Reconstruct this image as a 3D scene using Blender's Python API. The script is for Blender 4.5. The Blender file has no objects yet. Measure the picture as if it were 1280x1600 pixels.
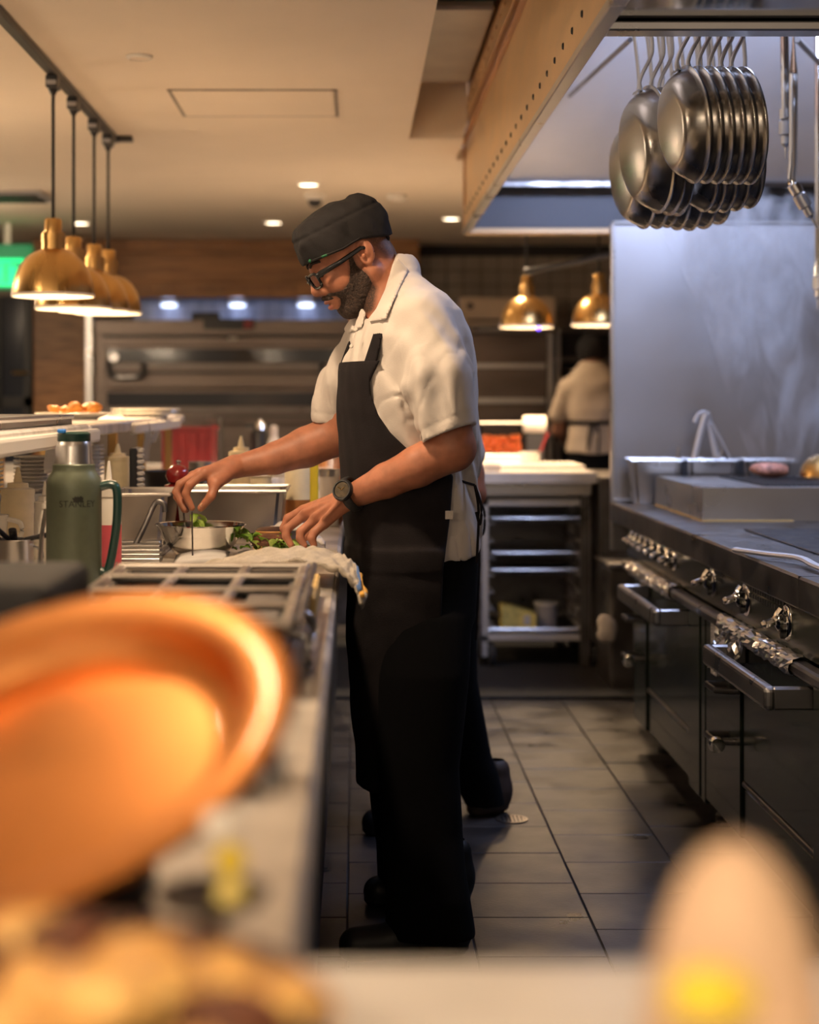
import bpy, bmesh, math, random
import numpy as np
from mathutils import Vector, Matrix

# ------------------------------------------------------------------ camera, world, exposure
SC = bpy.context.scene
COL = SC.collection
F = 2667.0                      # focal length in pixels of the 1280x1600 frame (50 mm on a 24 mm wide sensor)
VX, VY, CZ = 555.0, 626.0, 1.30  # vanishing point of the room's long axis and eye height
random.seed(7)

def P(x, y, Y):
    """world point at depth Y that lies in the direction of photo pixel x, y"""
    return Vector(((x - VX) * Y / F, Y, CZ - (y - VY) * Y / F))
def PZ(x, y, z):
    """world point on the horizontal plane z in the direction of photo pixel x, y"""
    return P(x, y, F * (CZ - z) / (y - VY))

cam_d = bpy.data.cameras.new('camera')
cam = bpy.data.objects.new('camera', cam_d)
COL.objects.link(cam)
cam.location = (0, 0, CZ)
cam.rotation_euler = (math.radians(90), 0, 0)
cam_d.sensor_fit = 'HORIZONTAL'
cam_d.sensor_width = 24.0
cam_d.lens = 50.0
cam_d.shift_x = (640 - VX) / 1280.0
cam_d.shift_y = -(800 - VY) / 1280.0
cam_d.clip_start = 0.05
cam_d.dof.use_dof = True
cam_d.dof.focus_distance = 4.12
cam_d.dof.aperture_fstop = 1.9
SC.camera = cam

SC.view_settings.view_transform = 'Standard'
SC.view_settings.look = 'None'
SC.view_settings.gamma = 1.0
SC.view_settings.use_curve_mapping = False
SC.view_settings.exposure = 0.35
SC.cycles.use_denoising = True
SC.cycles.max_bounces = 8
SC.cycles.volume_bounces = 1
SC.cycles.sample_clamp_indirect = 4.0

world = bpy.data.worlds.new('world')
SC.world = world
world.use_nodes = True
wb = world.node_tree.nodes['Background']
wb.inputs[0].default_value = (1.0, 0.76, 0.55, 1)
wb.inputs[1].default_value = 0.45

WARM = (1.0, 0.66, 0.36)
COOL = (0.55, 0.65, 1.0)

def lamp(kind, name, loc, energy, color, size=0.1, target=None, spot=None, blend=0.6, parent=None, size_y=None):
    d = bpy.data.lights.new(name, kind)
    d.energy = energy
    d.color = color
    if kind == 'AREA':
        d.size = size
        if size_y:
            d.shape = 'RECTANGLE'; d.size_y = size_y
    else:
        d.shadow_soft_size = size
    if kind == 'SPOT':
        d.spot_size = math.radians(spot); d.spot_blend = blend
    o = bpy.data.objects.new(name, d)
    COL.objects.link(o)
    o.location = loc
    if target is not None:
        v = Vector(target) - Vector(loc)
        o.rotation_euler = v.to_track_quat('-Z', 'Y').to_euler()
    if parent is not None:
        o.parent = parent
        o.location = Vector(loc) - parent.location
    return o

# ------------------------------------------------------------------ materials
MATS = {}
def mat(name, col, rough=0.5, metal=0.0, var=0.0, vscale=8.0, vstretch=(1, 1, 1), bump=0.0, bscale=60.0, bstretch=(1, 1, 1),
        col2=None, emit=None, estr=0.0, trans=0.0, ior=1.45, alpha=1.0, sss=0.0, coat=0.0, rvar=0.0, spec=None, sheen=0.0, world=False):
    m = bpy.data.materials.new(name)
    m.use_nodes = True
    nt = m.node_tree
    b = nt.nodes['Principled BSDF']
    b.inputs['Base Color'].default_value = (*col, 1)
    b.inputs['Roughness'].default_value = rough
    b.inputs['Metallic'].default_value = metal
    b.inputs['IOR'].default_value = ior
    if trans: b.inputs['Transmission Weight'].default_value = trans
    if alpha < 1: b.inputs['Alpha'].default_value = alpha
    if coat: b.inputs['Coat Weight'].default_value = coat
    if spec is not None: b.inputs['Specular IOR Level'].default_value = spec
    if sheen: b.inputs['Sheen Weight'].default_value = sheen
    if sss:
        b.inputs['Subsurface Weight'].default_value = sss
        b.inputs['Subsurface Radius'].default_value = (0.010, 0.004, 0.002)
        b.inputs['Subsurface Scale'].default_value = 1.0
    if emit:
        b.inputs['Emission Color'].default_value = (*emit, 1)
        b.inputs['Emission Strength'].default_value = estr
    if var or rvar or bump:
        tc = nt.nodes.new('ShaderNodeNewGeometry' if world else 'ShaderNodeTexCoord')
        CO = 'Position' if world else 'Object'
    if var or rvar:
        mp = nt.nodes.new('ShaderNodeMapping'); mp.inputs['Scale'].default_value = vstretch
        nz = nt.nodes.new('ShaderNodeTexNoise'); nz.inputs['Scale'].default_value = vscale; nz.inputs['Detail'].default_value = 5
        nt.links.new(tc.outputs[CO], mp.inputs[0]); nt.links.new(mp.outputs[0], nz.inputs['Vector'])
        if var:
            cr = nt.nodes.new('ShaderNodeValToRGB')
            c2 = col2 if col2 else tuple(max(0, c * (1 - var)) for c in col)
            c1 = col if col2 else tuple(min(1, c * (1 + var * 0.5)) for c in col)
            cr.color_ramp.elements[0].position = 0.35; cr.color_ramp.elements[0].color = (*c2, 1)
            cr.color_ramp.elements[1].position = 0.65; cr.color_ramp.elements[1].color = (*c1, 1)
            nt.links.new(nz.outputs[0], cr.inputs[0]); nt.links.new(cr.outputs[0], b.inputs['Base Color'])
        if rvar:
            mr = nt.nodes.new('ShaderNodeMapRange')
            mr.inputs[1].default_value = 0.3; mr.inputs[2].default_value = 0.7
            mr.inputs[3].default_value = max(0.02, rough - rvar); mr.inputs[4].default_value = min(1, rough + rvar)
            nt.links.new(nz.outputs[0], mr.inputs[0]); nt.links.new(mr.outputs[0], b.inputs['Roughness'])
    if bump:
        mp2 = nt.nodes.new('ShaderNodeMapping'); mp2.inputs['Scale'].default_value = bstretch
        n2 = nt.nodes.new('ShaderNodeTexNoise'); n2.inputs['Scale'].default_value = bscale; n2.inputs['Detail'].default_value = 4
        bp = nt.nodes.new('ShaderNodeBump'); bp.inputs['Strength'].default_value = bump; bp.inputs['Distance'].default_value = 0.01
        nt.links.new(tc.outputs[CO], mp2.inputs[0]); nt.links.new(mp2.outputs[0], n2.inputs['Vector'])
        nt.links.new(n2.outputs[0], bp.inputs['Height']); nt.links.new(bp.outputs[0], b.inputs['Normal'])
    MATS[name] = m
    return m

mat('plaster', (0.82, 0.71, 0.58), 0.85, var=0.03, vscale=2, bump=0.05, bscale=120)
mat('tile_floor', (0.027, 0.025, 0.0265), 0.36, var=0.35, vscale=5, bump=0.05, bscale=90, rvar=0.10, world=True)
mat('grout', (0.035, 0.032, 0.032), 0.9)
mat('steel', (0.58, 0.57, 0.56), 0.30, 1.0, var=0.06, vscale=4, rvar=0.05)
mat('steel_soft', (0.46, 0.45, 0.45), 0.42, 1.0, var=0.08, vscale=2, rvar=0.05)
mat('hood_end', (0.10, 0.105, 0.12), 0.45, 0.3)
mat('liner', (0.80, 0.81, 0.84), 0.40, 0.15, var=0.08, vscale=2)
mat('steel_mirror', (0.60, 0.59, 0.58), 0.12, 1.0, rvar=0.05, vscale=10)
mat('steel_pan', (0.31, 0.295, 0.28), 0.26, 1.0, var=0.04, vscale=3, rvar=0.02)
mat('steel_dark', (0.185, 0.175, 0.172), 0.36, 1.0, var=0.2, vscale=10, rvar=0.1, bump=0.02, bscale=60)
mat('steel_mid', (0.40, 0.365, 0.33), 0.32, 1.0, var=0.12, vscale=6, rvar=0.06)
mat('steel_pale', (0.72, 0.71, 0.72), 0.42, 0.8, var=0.05, vscale=4)
mat('handle_steel', (0.36, 0.35, 0.355), 0.33, 1.0, var=0.1, vscale=8, rvar=0.08)
mat('chrome', (0.75, 0.74, 0.72), 0.08, 1.0)
mat('brass', (0.60, 0.375, 0.14), 0.30, 1.0, var=0.08, vscale=14, vstretch=(1, 1, 0.05), rvar=0.06)
mat('lamp_inside', (0.95, 0.90, 0.82), 0.5)
mat('bulb', (1, 0.9, 0.7), 0.3, emit=(1.0, 0.72, 0.42), estr=26.0)
mat('copper', (0.86, 0.35, 0.10), 0.33, 1.0, var=0.12, vscale=6, rvar=0.04, coat=0.35)
mat('black_metal', (0.02, 0.02, 0.022), 0.42, 0.0)
mat('black_rubber', (0.015, 0.015, 0.017), 0.65)
mat('black_plastic', (0.018, 0.018, 0.02), 0.35)
mat('enamel', (0.011, 0.016, 0.011), 0.24, 0.0, var=0.3, vscale=4, coat=0.3, bump=0.01, bscale=20)
mat('enamel_panel', (0.060, 0.066, 0.054), 0.22, 0.6, var=0.2, vscale=5)
mat('marble', (0.82, 0.78, 0.74), 0.22, 0.0, var=0.18, vscale=5, vstretch=(1, 3, 1))
mat('counter_steel', (0.62, 0.57, 0.51), 0.40, 0.85, var=0.28, vscale=7, rvar=0.12, bump=0.02, bscale=40)
mat('wood_dark', (0.27, 0.125, 0.045), 0.42, 0.0, var=0.35, vscale=5, vstretch=(1, 1, 8), bump=0.04, bscale=40)
mat('wood_soffit', (0.33, 0.15, 0.05), 0.42, 0.0, var=0.35, vscale=3, vstretch=(1, 1, 9), bump=0.04, bscale=30)
mat('wood_light', (0.68, 0.46, 0.16), 0.5, var=0.2, vscale=10, vstretch=(1, 6, 1))
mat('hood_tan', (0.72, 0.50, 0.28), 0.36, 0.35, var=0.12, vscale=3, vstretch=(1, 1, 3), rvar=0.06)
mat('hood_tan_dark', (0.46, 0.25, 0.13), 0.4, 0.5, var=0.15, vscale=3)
mat('duct', (0.32, 0.28, 0.24), 0.40, 0.9, var=0.2, vscale=3)
mat('tile_wall', (0.34, 0.285, 0.23), 0.3, var=0.2, vscale=2)
mat('tile_blue', (0.26, 0.29, 0.38), 0.22, var=0.2, vscale=2)
mat('oven_steel', (0.145, 0.118, 0.104), 0.34, 0.9, var=0.15, vscale=3, vstretch=(1, 1, 8), rvar=0.06)
mat('oven_glass', (0.012, 0.012, 0.014), 0.10, 0.0)
mat('wall_paint', (0.26, 0.22, 0.18), 0.7, var=0.1, vscale=2)
mat('door_glass', (0.012, 0.016, 0.03), 0.12, 0.0)
mat('exit_green', (0.0, 0.5, 0.15), 0.4, emit=(0.0, 0.85, 0.25), estr=1.3)
mat('exit_dark', (0.0, 0.12, 0.05), 0.4, emit=(0.0, 0.22, 0.07), estr=0.5)
mat('downlight_lens', (1, 0.9, 0.75), 0.4, emit=(1.0, 0.80, 0.56), estr=6.0)
mat('hood_lens', (1, 1, 1), 0.4, emit=(0.55, 0.68, 1.0), estr=1.6)
mat('white_plastic', (0.80, 0.76, 0.69), 0.4)
mat('china', (0.82, 0.78, 0.70), 0.16, coat=0.4)
mat('paper', (0.84, 0.82, 0.80), 0.75)
mat('label_white', (0.55, 0.54, 0.56), 0.6)
mat('cream_sauce', (0.84, 0.71, 0.46), 0.42, var=0.08, vscale=30)
mat('pink_sauce', (0.62, 0.10, 0.13), 0.35, var=0.1, vscale=20)
mat('clear_plastic', (0.92, 0.90, 0.86), 0.10, trans=0.95, ior=1.10)
mat('green_enamel', (0.120, 0.142, 0.098), 0.42, 0.25, bump=0.04, bscale=500, var=0.06, vscale=60)
mat('green_lid', (0.008, 0.045, 0.036), 0.35)
mat('blue_tag', (0.02, 0.25, 0.85), 0.4)
mat('print_black', (0.015, 0.018, 0.014), 0.6)
mat('red_lacquer', (0.26, 0.018, 0.016), 0.14, coat=0.6)
mat('red_plastic', (0.24, 0.018, 0.022), 0.4, var=0.2, vscale=12)
mat('yellow_plastic', (0.78, 0.60, 0.04), 0.4)
mat('yellow_carton', (0.80, 0.66, 0.20), 0.6, var=0.2, vscale=30)
mat('amber_liquid', (0.42, 0.17, 0.05), 0.25)
mat('lettuce', (0.30, 0.50, 0.06), 0.45, var=0.5, vscale=40, col2=(0.62, 0.72, 0.22), sss=0.1)
mat('leaf_dark', (0.14, 0.30, 0.03), 0.45, var=0.5, vscale=40, col2=(0.28, 0.45, 0.06))
mat('patty', (0.13, 0.045, 0.02), 0.6, var=0.5, vscale=60, bump=0.5, bscale=90)
mat('bun', (0.60, 0.30, 0.10), 0.5, var=0.3, vscale=14)
mat('bun_crust', (0.07, 0.03, 0.02), 0.45, var=0.4, vscale=40)
mat('meat_pink', (0.62, 0.29, 0.21), 0.5, var=0.5, vscale=45, bump=0.4, bscale=70)
mat('fried', (0.72, 0.29, 0.05), 0.5, var=0.5, vscale=18, col2=(0.45, 0.12, 0.02), bump=0.3, bscale=40)
mat('potato', (0.92, 0.60, 0.20), 0.40, var=0.5, vscale=14, col2=(0.48, 0.19, 0.05), bump=0.25, bscale=30, coat=0.25)
mat('bread', (0.66, 0.47, 0.32), 0.6, var=0.15, vscale=10)
mat('tomato', (0.62, 0.09, 0.025), 0.35, var=0.4, vscale=20, col2=(0.75, 0.30, 0.06))
mat('terry', (0.55, 0.485, 0.40), 0.95, var=0.15, vscale=50, bump=0.8, bscale=320)
mat('linen', (0.62, 0.56, 0.50), 0.9, bump=0.3, bscale=200)
mat('stripe_blue', (0.08, 0.17, 0.40), 0.9, bump=0.5, bscale=320)
mat('stripe_yellow', (0.78, 0.42, 0.08), 0.9, bump=0.5, bscale=320)
mat('skin', (0.41, 0.165, 0.095), 0.50, var=0.20, vscale=28, sss=0.12, bump=0.06, bscale=240)
mat('skin_dark', (0.22, 0.10, 0.06), 0.5, var=0.1, vscale=20)
mat('lip', (0.42, 0.15, 0.12), 0.42)
mat('beard', (0.050, 0.030, 0.022), 0.8, var=0.6, vscale=160, bump=0.9, bscale=260)
mat('hair', (0.03, 0.02, 0.016), 0.8, bump=0.6, bscale=300)
mat('shirt_white', (0.60, 0.545, 0.50), 0.85, var=0.05, vscale=6, bump=0.10, bscale=300, sheen=0.1)
mat('shirt_tan', (0.46, 0.37, 0.28), 0.9, bump=0.1, bscale=100)
mat('apron_black', (0.012, 0.0095, 0.011), 0.9, spec=0.25, var=0.25, vscale=18, bump=0.18, bscale=400)
mat('trousers_black', (0.0022, 0.0022, 0.0030), 0.95, spec=0.15, bump=0.08, bscale=300)
mat('hat_black', (0.010, 0.0085, 0.0095), 0.9, var=0.2, vscale=20, bump=0.15, bscale=350)
mat('shoe_black', (0.005, 0.005, 0.006), 0.5)
mat('shoe_brown', (0.05, 0.032, 0.025), 0.6)
mat('glasses_black', (0.010, 0.010, 0.011), 0.18)
mat('lens', (0.9, 0.9, 0.95), 0.03, trans=1.0, ior=1.05)
mat('watch_face', (0.09, 0.07, 0.045), 0.25, 0.6, var=0.5, vscale=120)
mat('gold', (0.75, 0.52, 0.20), 0.25, 1.0)
mat('green_logo', (0.0, 0.09, 0.03), 0.6)
mat('foil', (0.80, 0.78, 0.77), 0.28, 1.0)
mat('cast_iron', (0.032, 0.032, 0.038), 0.38, 0.5, var=0.4, vscale=14, rvar=0.12, bump=0.06, bscale=60)
mat('grill_black', (0.016, 0.016, 0.018), 0.5, 0.3)
mat('caulk', (0.62, 0.42, 0.16), 0.6)
mat('cloth_towel_grey', (0.50, 0.46, 0.42), 0.95, bump=0.5, bscale=160)
mat('mat_rubber', (0.006, 0.006, 0.0065), 0.8, bump=0.3, bscale=60)
mat('acrylic', (0.95, 0.95, 0.95), 0.03, trans=1.0, ior=1.06)
mat('blue_led', (0.1, 0.05, 0.9), 0.4, emit=(0.15, 0.05, 1.0), estr=4.0)
mat('gray_plastic', (0.36, 0.35, 0.36), 0.5)
mat('beige_panel', (0.55, 0.42, 0.31), 0.5, 0.0, var=0.1, vscale=4)

def skin_hair_mask(m):
    """short hair growing on the skin: mixes a dark brown in where the mesh attribute 'stubble' says so"""
    nt = m.node_tree; b = nt.nodes['Principled BSDF']
    src = b.inputs['Base Color'].links[0].from_socket
    at = nt.nodes.new('ShaderNodeAttribute'); at.attribute_name = 'stubble'
    tc = nt.nodes.new('ShaderNodeTexCoord')
    nz = nt.nodes.new('ShaderNodeTexNoise'); nz.inputs['Scale'].default_value = 330; nz.inputs['Detail'].default_value = 2
    nt.links.new(tc.outputs['Object'], nz.inputs['Vector'])
    ad = nt.nodes.new('ShaderNodeMath'); ad.operation = 'MULTIPLY_ADD'; ad.inputs[1].default_value = 1.5; ad.inputs[2].default_value = -.35
    mu = nt.nodes.new('ShaderNodeMath'); mu.operation = 'MULTIPLY'
    a2 = nt.nodes.new('ShaderNodeMath'); a2.operation = 'ADD'; a2.inputs[1].default_value = .32; a2.use_clamp = True
    mx = nt.nodes.new('ShaderNodeMixRGB'); mx.inputs['Color2'].default_value = (.045, .026, .018, 1)
    nt.links.new(at.outputs['Fac'], ad.inputs[0])
    nt.links.new(nz.outputs[0], a2.inputs[0])
    nt.links.new(ad.outputs[0], mu.inputs[0]); nt.links.new(a2.outputs[0], mu.inputs[1])
    mu.use_clamp = True
    nt.links.new(mu.outputs[0], mx.inputs['Fac']); nt.links.new(src, mx.inputs['Color1']); nt.links.new(mx.outputs[0], b.inputs['Base Color'])
skin_hair_mask(MATS['skin'])

# ------------------------------------------------------------------ builders
def _link(name, me, m, parent):
    o = bpy.data.objects.new(name, me)
    COL.objects.link(o)
    if m is not None:
        me.materials.append(MATS[m] if isinstance(m, str) else m)
    if parent is not None:
        o.parent = parent
    return o

def local(parent):
    return Vector(parent.location) if parent is not None else Vector((0, 0, 0))

def from_bm(name, bm, m, parent=None, smooth=False, origin=None):
    """link a bmesh given in world coordinates; a child is stored relative to its parents' location"""
    off = Vector((0, 0, 0))
    p = parent
    while p is not None:
        off += Vector(p.location); p = p.parent
    own = Vector((0, 0, 0))
    if parent is None and origin is not None:
        own = Vector(origin)
    bmesh.ops.translate(bm, verts=bm.verts, vec=-(off + own))
    bmesh.ops.recalc_face_normals(bm, faces=bm.faces)
    me = bpy.data.meshes.new(name)
    bm.to_mesh(me); bm.free()
    if smooth:
        me.polygons.foreach_set('use_smooth', [True] * len(me.polygons))
        if smooth != 'all':
            try: me.set_sharp_from_angle(angle=math.radians(38))
            except Exception: pass
    o = _link(name, me, m, parent)
    if parent is None and origin is not None:
        o.location = own
    return o

def add_box(bm, x0, x1, y0, y1, z0, z1, bevel=0.0, rot=None, pivot=None, seg=1):
    b2 = bmesh.new()
    bmesh.ops.create_cube(b2, size=1.0)
    for v in b2.verts:
        v.co = Vector(((x0 + x1) / 2 + v.co.x * (x1 - x0), (y0 + y1) / 2 + v.co.y * (y1 - y0), (z0 + z1) / 2 + v.co.z * (z1 - z0)))
    if bevel:
        bmesh.ops.bevel(b2, geom=list(b2.edges), offset=bevel, segments=seg, affect='EDGES', profile=0.5)
    if rot is not None:
        bmesh.ops.rotate(b2, verts=b2.verts, cent=pivot or Vector(((x0 + x1) / 2, (y0 + y1) / 2, (z0 + z1) / 2)), matrix=rot)
    merge(bm, b2)

def merge(bm, b2):
    me = bpy.data.meshes.new('tmp')
    b2.to_mesh(me); b2.free()
    bm.from_mesh(me)
    bpy.data.meshes.remove(me)

def box(name, x0, x1, y0, y1, z0, z1, m, parent=None, bevel=0.004, rot=None, pivot=None, seg=1, origin=None):
    bm = bmesh.new()
    add_box(bm, x0, x1, y0, y1, z0, z1, bevel, rot, pivot, seg)
    if parent is None and origin is None:
        origin = ((x0 + x1) / 2, (y0 + y1) / 2, z0)
    return from_bm(name, bm, m, parent, origin=origin)

def add_lathe(bm, prof, c, segs=28, axis=None):
    """prof: list of (radius, height) along axis (default +Z) from centre c"""
    q = Vector(axis).normalized().to_track_quat('Z', 'Y') if axis is not None else None
    rings = []
    for r, h in prof:
        ring = []
        n = 1 if r < 1e-6 else segs
        for i in range(n):
            a = 2 * math.pi * i / segs
            v = Vector((r * math.cos(a), r * math.sin(a), h))
            if q is not None: v = q @ v
            ring.append(bm.verts.new(v + Vector(c)))
        rings.append(ring)
    for A, B in zip(rings, rings[1:]):
        if len(A) == 1 and len(B) == 1: continue
        for i in range(segs):
            j = (i + 1) % segs
            if len(A) == 1: f = (A[0], B[j], B[i])
            elif len(B) == 1: f = (A[i], A[j], B[0])
            else: f = (A[i], A[j], B[j], B[i])
            try: bm.faces.new(f)
            except ValueError: pass

def lathe(name, prof, c, m, parent=None, segs=28, axis=None):
    bm = bmesh.new()
    add_lathe(bm, prof, c, segs, axis)
    return from_bm(name, bm, m, parent, smooth=True, origin=c)

def smooth_path(pts, n):
    """Catmull-Rom through pts"""
    pts = [Vector(p) for p in pts]
    out = []
    for i in range(len(pts) - 1):
        p0 = pts[max(i - 1, 0)]; p1 = pts[i]; p2 = pts[i + 1]; p3 = pts[min(i + 2, len(pts) - 1)]
        for k in range(n):
            t = k / n
            out.append(0.5 * ((2 * p1) + (p2 - p0) * t + (2 * p0 - 5 * p1 + 4 * p2 - p3) * t * t + (3 * p1 - p0 - 3 * p2 + p3) * t ** 3))
    out.append(pts[-1])
    return out

def add_tube(bm, pts, r, segs=8, flat=1.0, up=(0, 0, 1), cap=True):
    """sweep an ellipse (radius r, second radius r*flat along 'up'-ish) along pts"""
    pts = [Vector(p) for p in pts]
    n = len(pts)
    rr = r if isinstance(r, (list, tuple)) else [r] * n
    rings = []
    up = Vector(up)
    for i, p in enumerate(pts):
        t = (pts[min(i + 1, n - 1)] - pts[max(i - 1, 0)]).normalized()
        u = up - t * up.dot(t)
        if u.length < 1e-4: u = Vector((1, 0, 0)) - t * t.x
        if u.length < 1e-4: u = Vector((0, 1, 0)) - t * t.y
        u.normalize(); s = t.cross(u)
        rings.append([bm.verts.new(p + s * (rr[i] * math.cos(2 * math.pi * k / segs)) + u * (rr[i] * flat * math.sin(2 * math.pi * k / segs))) for k in range(segs)])
    for A, B in zip(rings, rings[1:]):
        for k in range(segs):
            j = (k + 1) % segs
            bm.faces.new((A[k], A[j], B[j], B[k]))
    if cap:
        bm.faces.new(list(reversed(rings[0]))); bm.faces.new(rings[-1])

def tube(name, pts, r, m, parent=None, segs=8, flat=1.0, up=(0, 0, 1)):
    bm = bmesh.new()
    add_tube(bm, pts, r, segs, flat, up)
    return from_bm(name, bm, m, parent, smooth=True, origin=pts[0])

def add_prism(bm, poly, d, bevel=0.0):
    """closed polygon (3-D points) extruded by vector d"""
    d = Vector(d)
    A = [bm.verts.new(Vector(p)) for p in poly]
    B = [bm.verts.new(Vector(p) + d) for p in poly]
    n = len(A)
    bm.faces.new(A); bm.faces.new(list(reversed(B)))
    for i in range(n):
        j = (i + 1) % n
        bm.faces.new((A[i], B[i], B[j], A[j]))

def prism(name, poly, d, m, parent=None, origin=None):
    bm = bmesh.new()
    add_prism(bm, poly, d)
    return from_bm(name, bm, m, parent, origin=origin or (poly[0] if parent is None else None))

def tag(o, label, cat=None, group=None, kind=None):
    if label: o['label'] = label
    if cat: o['category'] = cat
    if group: o['group'] = group
    if kind: o['kind'] = kind
    return o

def thing(name, loc, label, cat, group=None, rot=None):
    o = bpy.data.objects.new(name, None)
    o.empty_display_size = 0.05
    COL.objects.link(o)
    o.location = loc
    if rot: o.rotation_euler = rot
    return tag(o, label, cat, group)

def struct(o):
    o['kind'] = 'structure'
    return o

def dup(o, parent=None, loc=None, rot=None, label=None, scale=None):
    c = o.copy()
    COL.objects.link(c)
    if parent is not None: c.parent = parent
    if loc is not None: c.location = loc
    if rot is not None: c.rotation_euler = rot
    if scale is not None: c.scale = scale
    if label: c['label'] = label
    for ch in [x for x in COL.objects if x.parent == o]:
        dup(ch, c)
    return c

def noise_blob(bm, c, r, seed, sub=2, amp=0.2, scale=(1, 1, 1), rot=None):
    b2 = bmesh.new()
    bmesh.ops.create_icosphere(b2, subdivisions=sub, radius=1.0)
    rs = random.Random(seed)
    ph = [(rs.uniform(1.5, 4), rs.uniform(1.5, 4), rs.uniform(1.5, 4), rs.uniform(0, 6)) for _ in range(4)]
    for v in b2.verts:
        n = v.co.normalized()
        k = 1 + amp * sum(math.sin(a * n.x + b * n.y + g * n.z + d) for a, b, g, d in ph) / 2.5
        v.co = Vector((n.x * scale[0], n.y * scale[1], n.z * scale[2])) * (r * k)
    if rot is not None:
        bmesh.ops.rotate(b2, verts=b2.verts, cent=(0, 0, 0), matrix=rot)
    bmesh.ops.translate(b2, verts=b2.verts, vec=Vector(c))
    merge(bm, b2)

def blob(name, c, r, seed, m, parent=None, sub=2, amp=0.2, scale=(1, 1, 1), rot=None):
    bm = bmesh.new()
    noise_blob(bm, c, r, seed, sub, amp, scale, rot)
    return from_bm(name, bm, m, parent, smooth='all', origin=c)

def lettering(name, body, size, m, place, parent):
    """flat letters; place(u, v) maps text-plane metres to a world point"""
    cu = bpy.data.curves.new(name, 'FONT')
    cu.body = body; cu.size = size; cu.align_x = 'CENTER'; cu.resolution_u = 3
    to = bpy.data.objects.new(name, cu)
    COL.objects.link(to)
    dg = bpy.context.evaluated_depsgraph_get()
    me = bpy.data.meshes.new_from_object(to.evaluated_get(dg))
    bpy.data.objects.remove(to)
    bm = bmesh.new(); bm.from_mesh(me); bpy.data.meshes.remove(me)
    for v in bm.verts:
        v.co = place(v.co.x, v.co.y)
    return from_bm(name, bm, m, parent)

# ------------------------------------------------------------------ signed-distance surfaces (bodies and clothes)
class Field:
    def __init__(self, lo, hi, h):
        self.lo = np.array(lo, float); self.h = h
        self.n = np.ceil((np.array(hi, float) - self.lo) / h).astype(int) + 1
        self.a = np.full(self.n, 1.0, np.float32)
    def win(self, lo, hi):
        i0 = np.clip(np.floor((np.array(lo) - self.lo) / self.h).astype(int), 0, self.n)
        i1 = np.clip(np.ceil((np.array(hi) - self.lo) / self.h).astype(int) + 1, 0, self.n)
        sl = tuple(slice(a, b) for a, b in zip(i0, i1))
        ax = [(self.lo[k] + self.h * np.arange(i0[k], i1[k])).astype(np.float32) for k in range(3)]
        X, Y, Z = np.meshgrid(*ax, indexing='ij', sparse=True)
        return sl, X, Y, Z
    def union(self, lo, hi, fn, k=0.01):
        m = k + 4 * self.h
        sl, X, Y, Z = self.win(np.array(lo) - m, np.array(hi) + m)
        if 0 in self.a[sl].shape: return
        d = np.broadcast_to(fn(X, Y, Z), self.a[sl].shape).astype(np.float32)
        a = self.a[sl]
        if k > 0:
            hh = np.clip(0.5 + 0.5 * (a - d) / k, 0, 1)
            self.a[sl] = a * (1 - hh) + d * hh - k * hh * (1 - hh)
        else:
            self.a[sl] = np.minimum(a, d)
    def cut(self, lo, hi, fn, k=0.004):
        sl, X, Y, Z = self.win(lo, hi)
        if 0 in self.a[sl].shape: return
        d = -fn(X, Y, Z); a = self.a[sl]
        hh = np.clip(0.5 - 0.5 * (a - d) / k, 0, 1)
        self.a[sl] = a * (1 - hh) + d * hh + k * hh * (1 - hh)
    # primitives
    def cone(self, a, b, ra, rb, k=0.01):
        a = np.array(a, float); b = np.array(b, float)
        R = max(ra, rb)
        self.union(np.minimum(a, b) - R, np.maximum(a, b) + R, lambda X, Y, Z: cone_d(X, Y, Z, a, b, ra, rb), k)
    def chain(self, pts, rs, k=0.006):
        for i in range(len(pts) - 1):
            self.cone(pts[i], pts[i + 1], rs[i], rs[i + 1], k)
    def ell(self, c, r, M=None, k=0.01, p=2.0, op='union'):
        c = np.array(c, float); R = max(r)
        fn = lambda X, Y, Z: ell_d(X, Y, Z, c, r, M, p)
        if op == 'union': self.union(c - R, c + R, fn, k)
        else: self.cut(c - R - 0.01, c + R + 0.01, fn, k)
    def loft(self, rows, k=0.01, p=2.3, yaw=0.0):
        """rows: (z, x0, x1, yc, hy); horizontal super-ellipses joined up in z"""
        rows = sorted(rows)
        R = np.array(rows, float)
        lo = (R[:, 1].min() - .06, (R[:, 3] - R[:, 4]).min() - .06, R[0, 0]); hi = (R[:, 2].max() + .06, (R[:, 3] + R[:, 4]).max() + .06, R[-1, 0])
        self.union(lo, hi, lambda X, Y, Z: loft_d(X, Y, Z, R, p, yaw), k)

def cone_d(X, Y, Z, a, b, ra, rb):
    d = b - a; L = float(d @ d) + 1e-12
    t = np.clip(((X - a[0]) * d[0] + (Y - a[1]) * d[1] + (Z - a[2]) * d[2]) / L, 0, 1)
    return np.sqrt((X - a[0] - t * d[0]) ** 2 + (Y - a[1] - t * d[1]) ** 2 + (Z - a[2] - t * d[2]) ** 2) - (ra + (rb - ra) * t)

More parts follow.
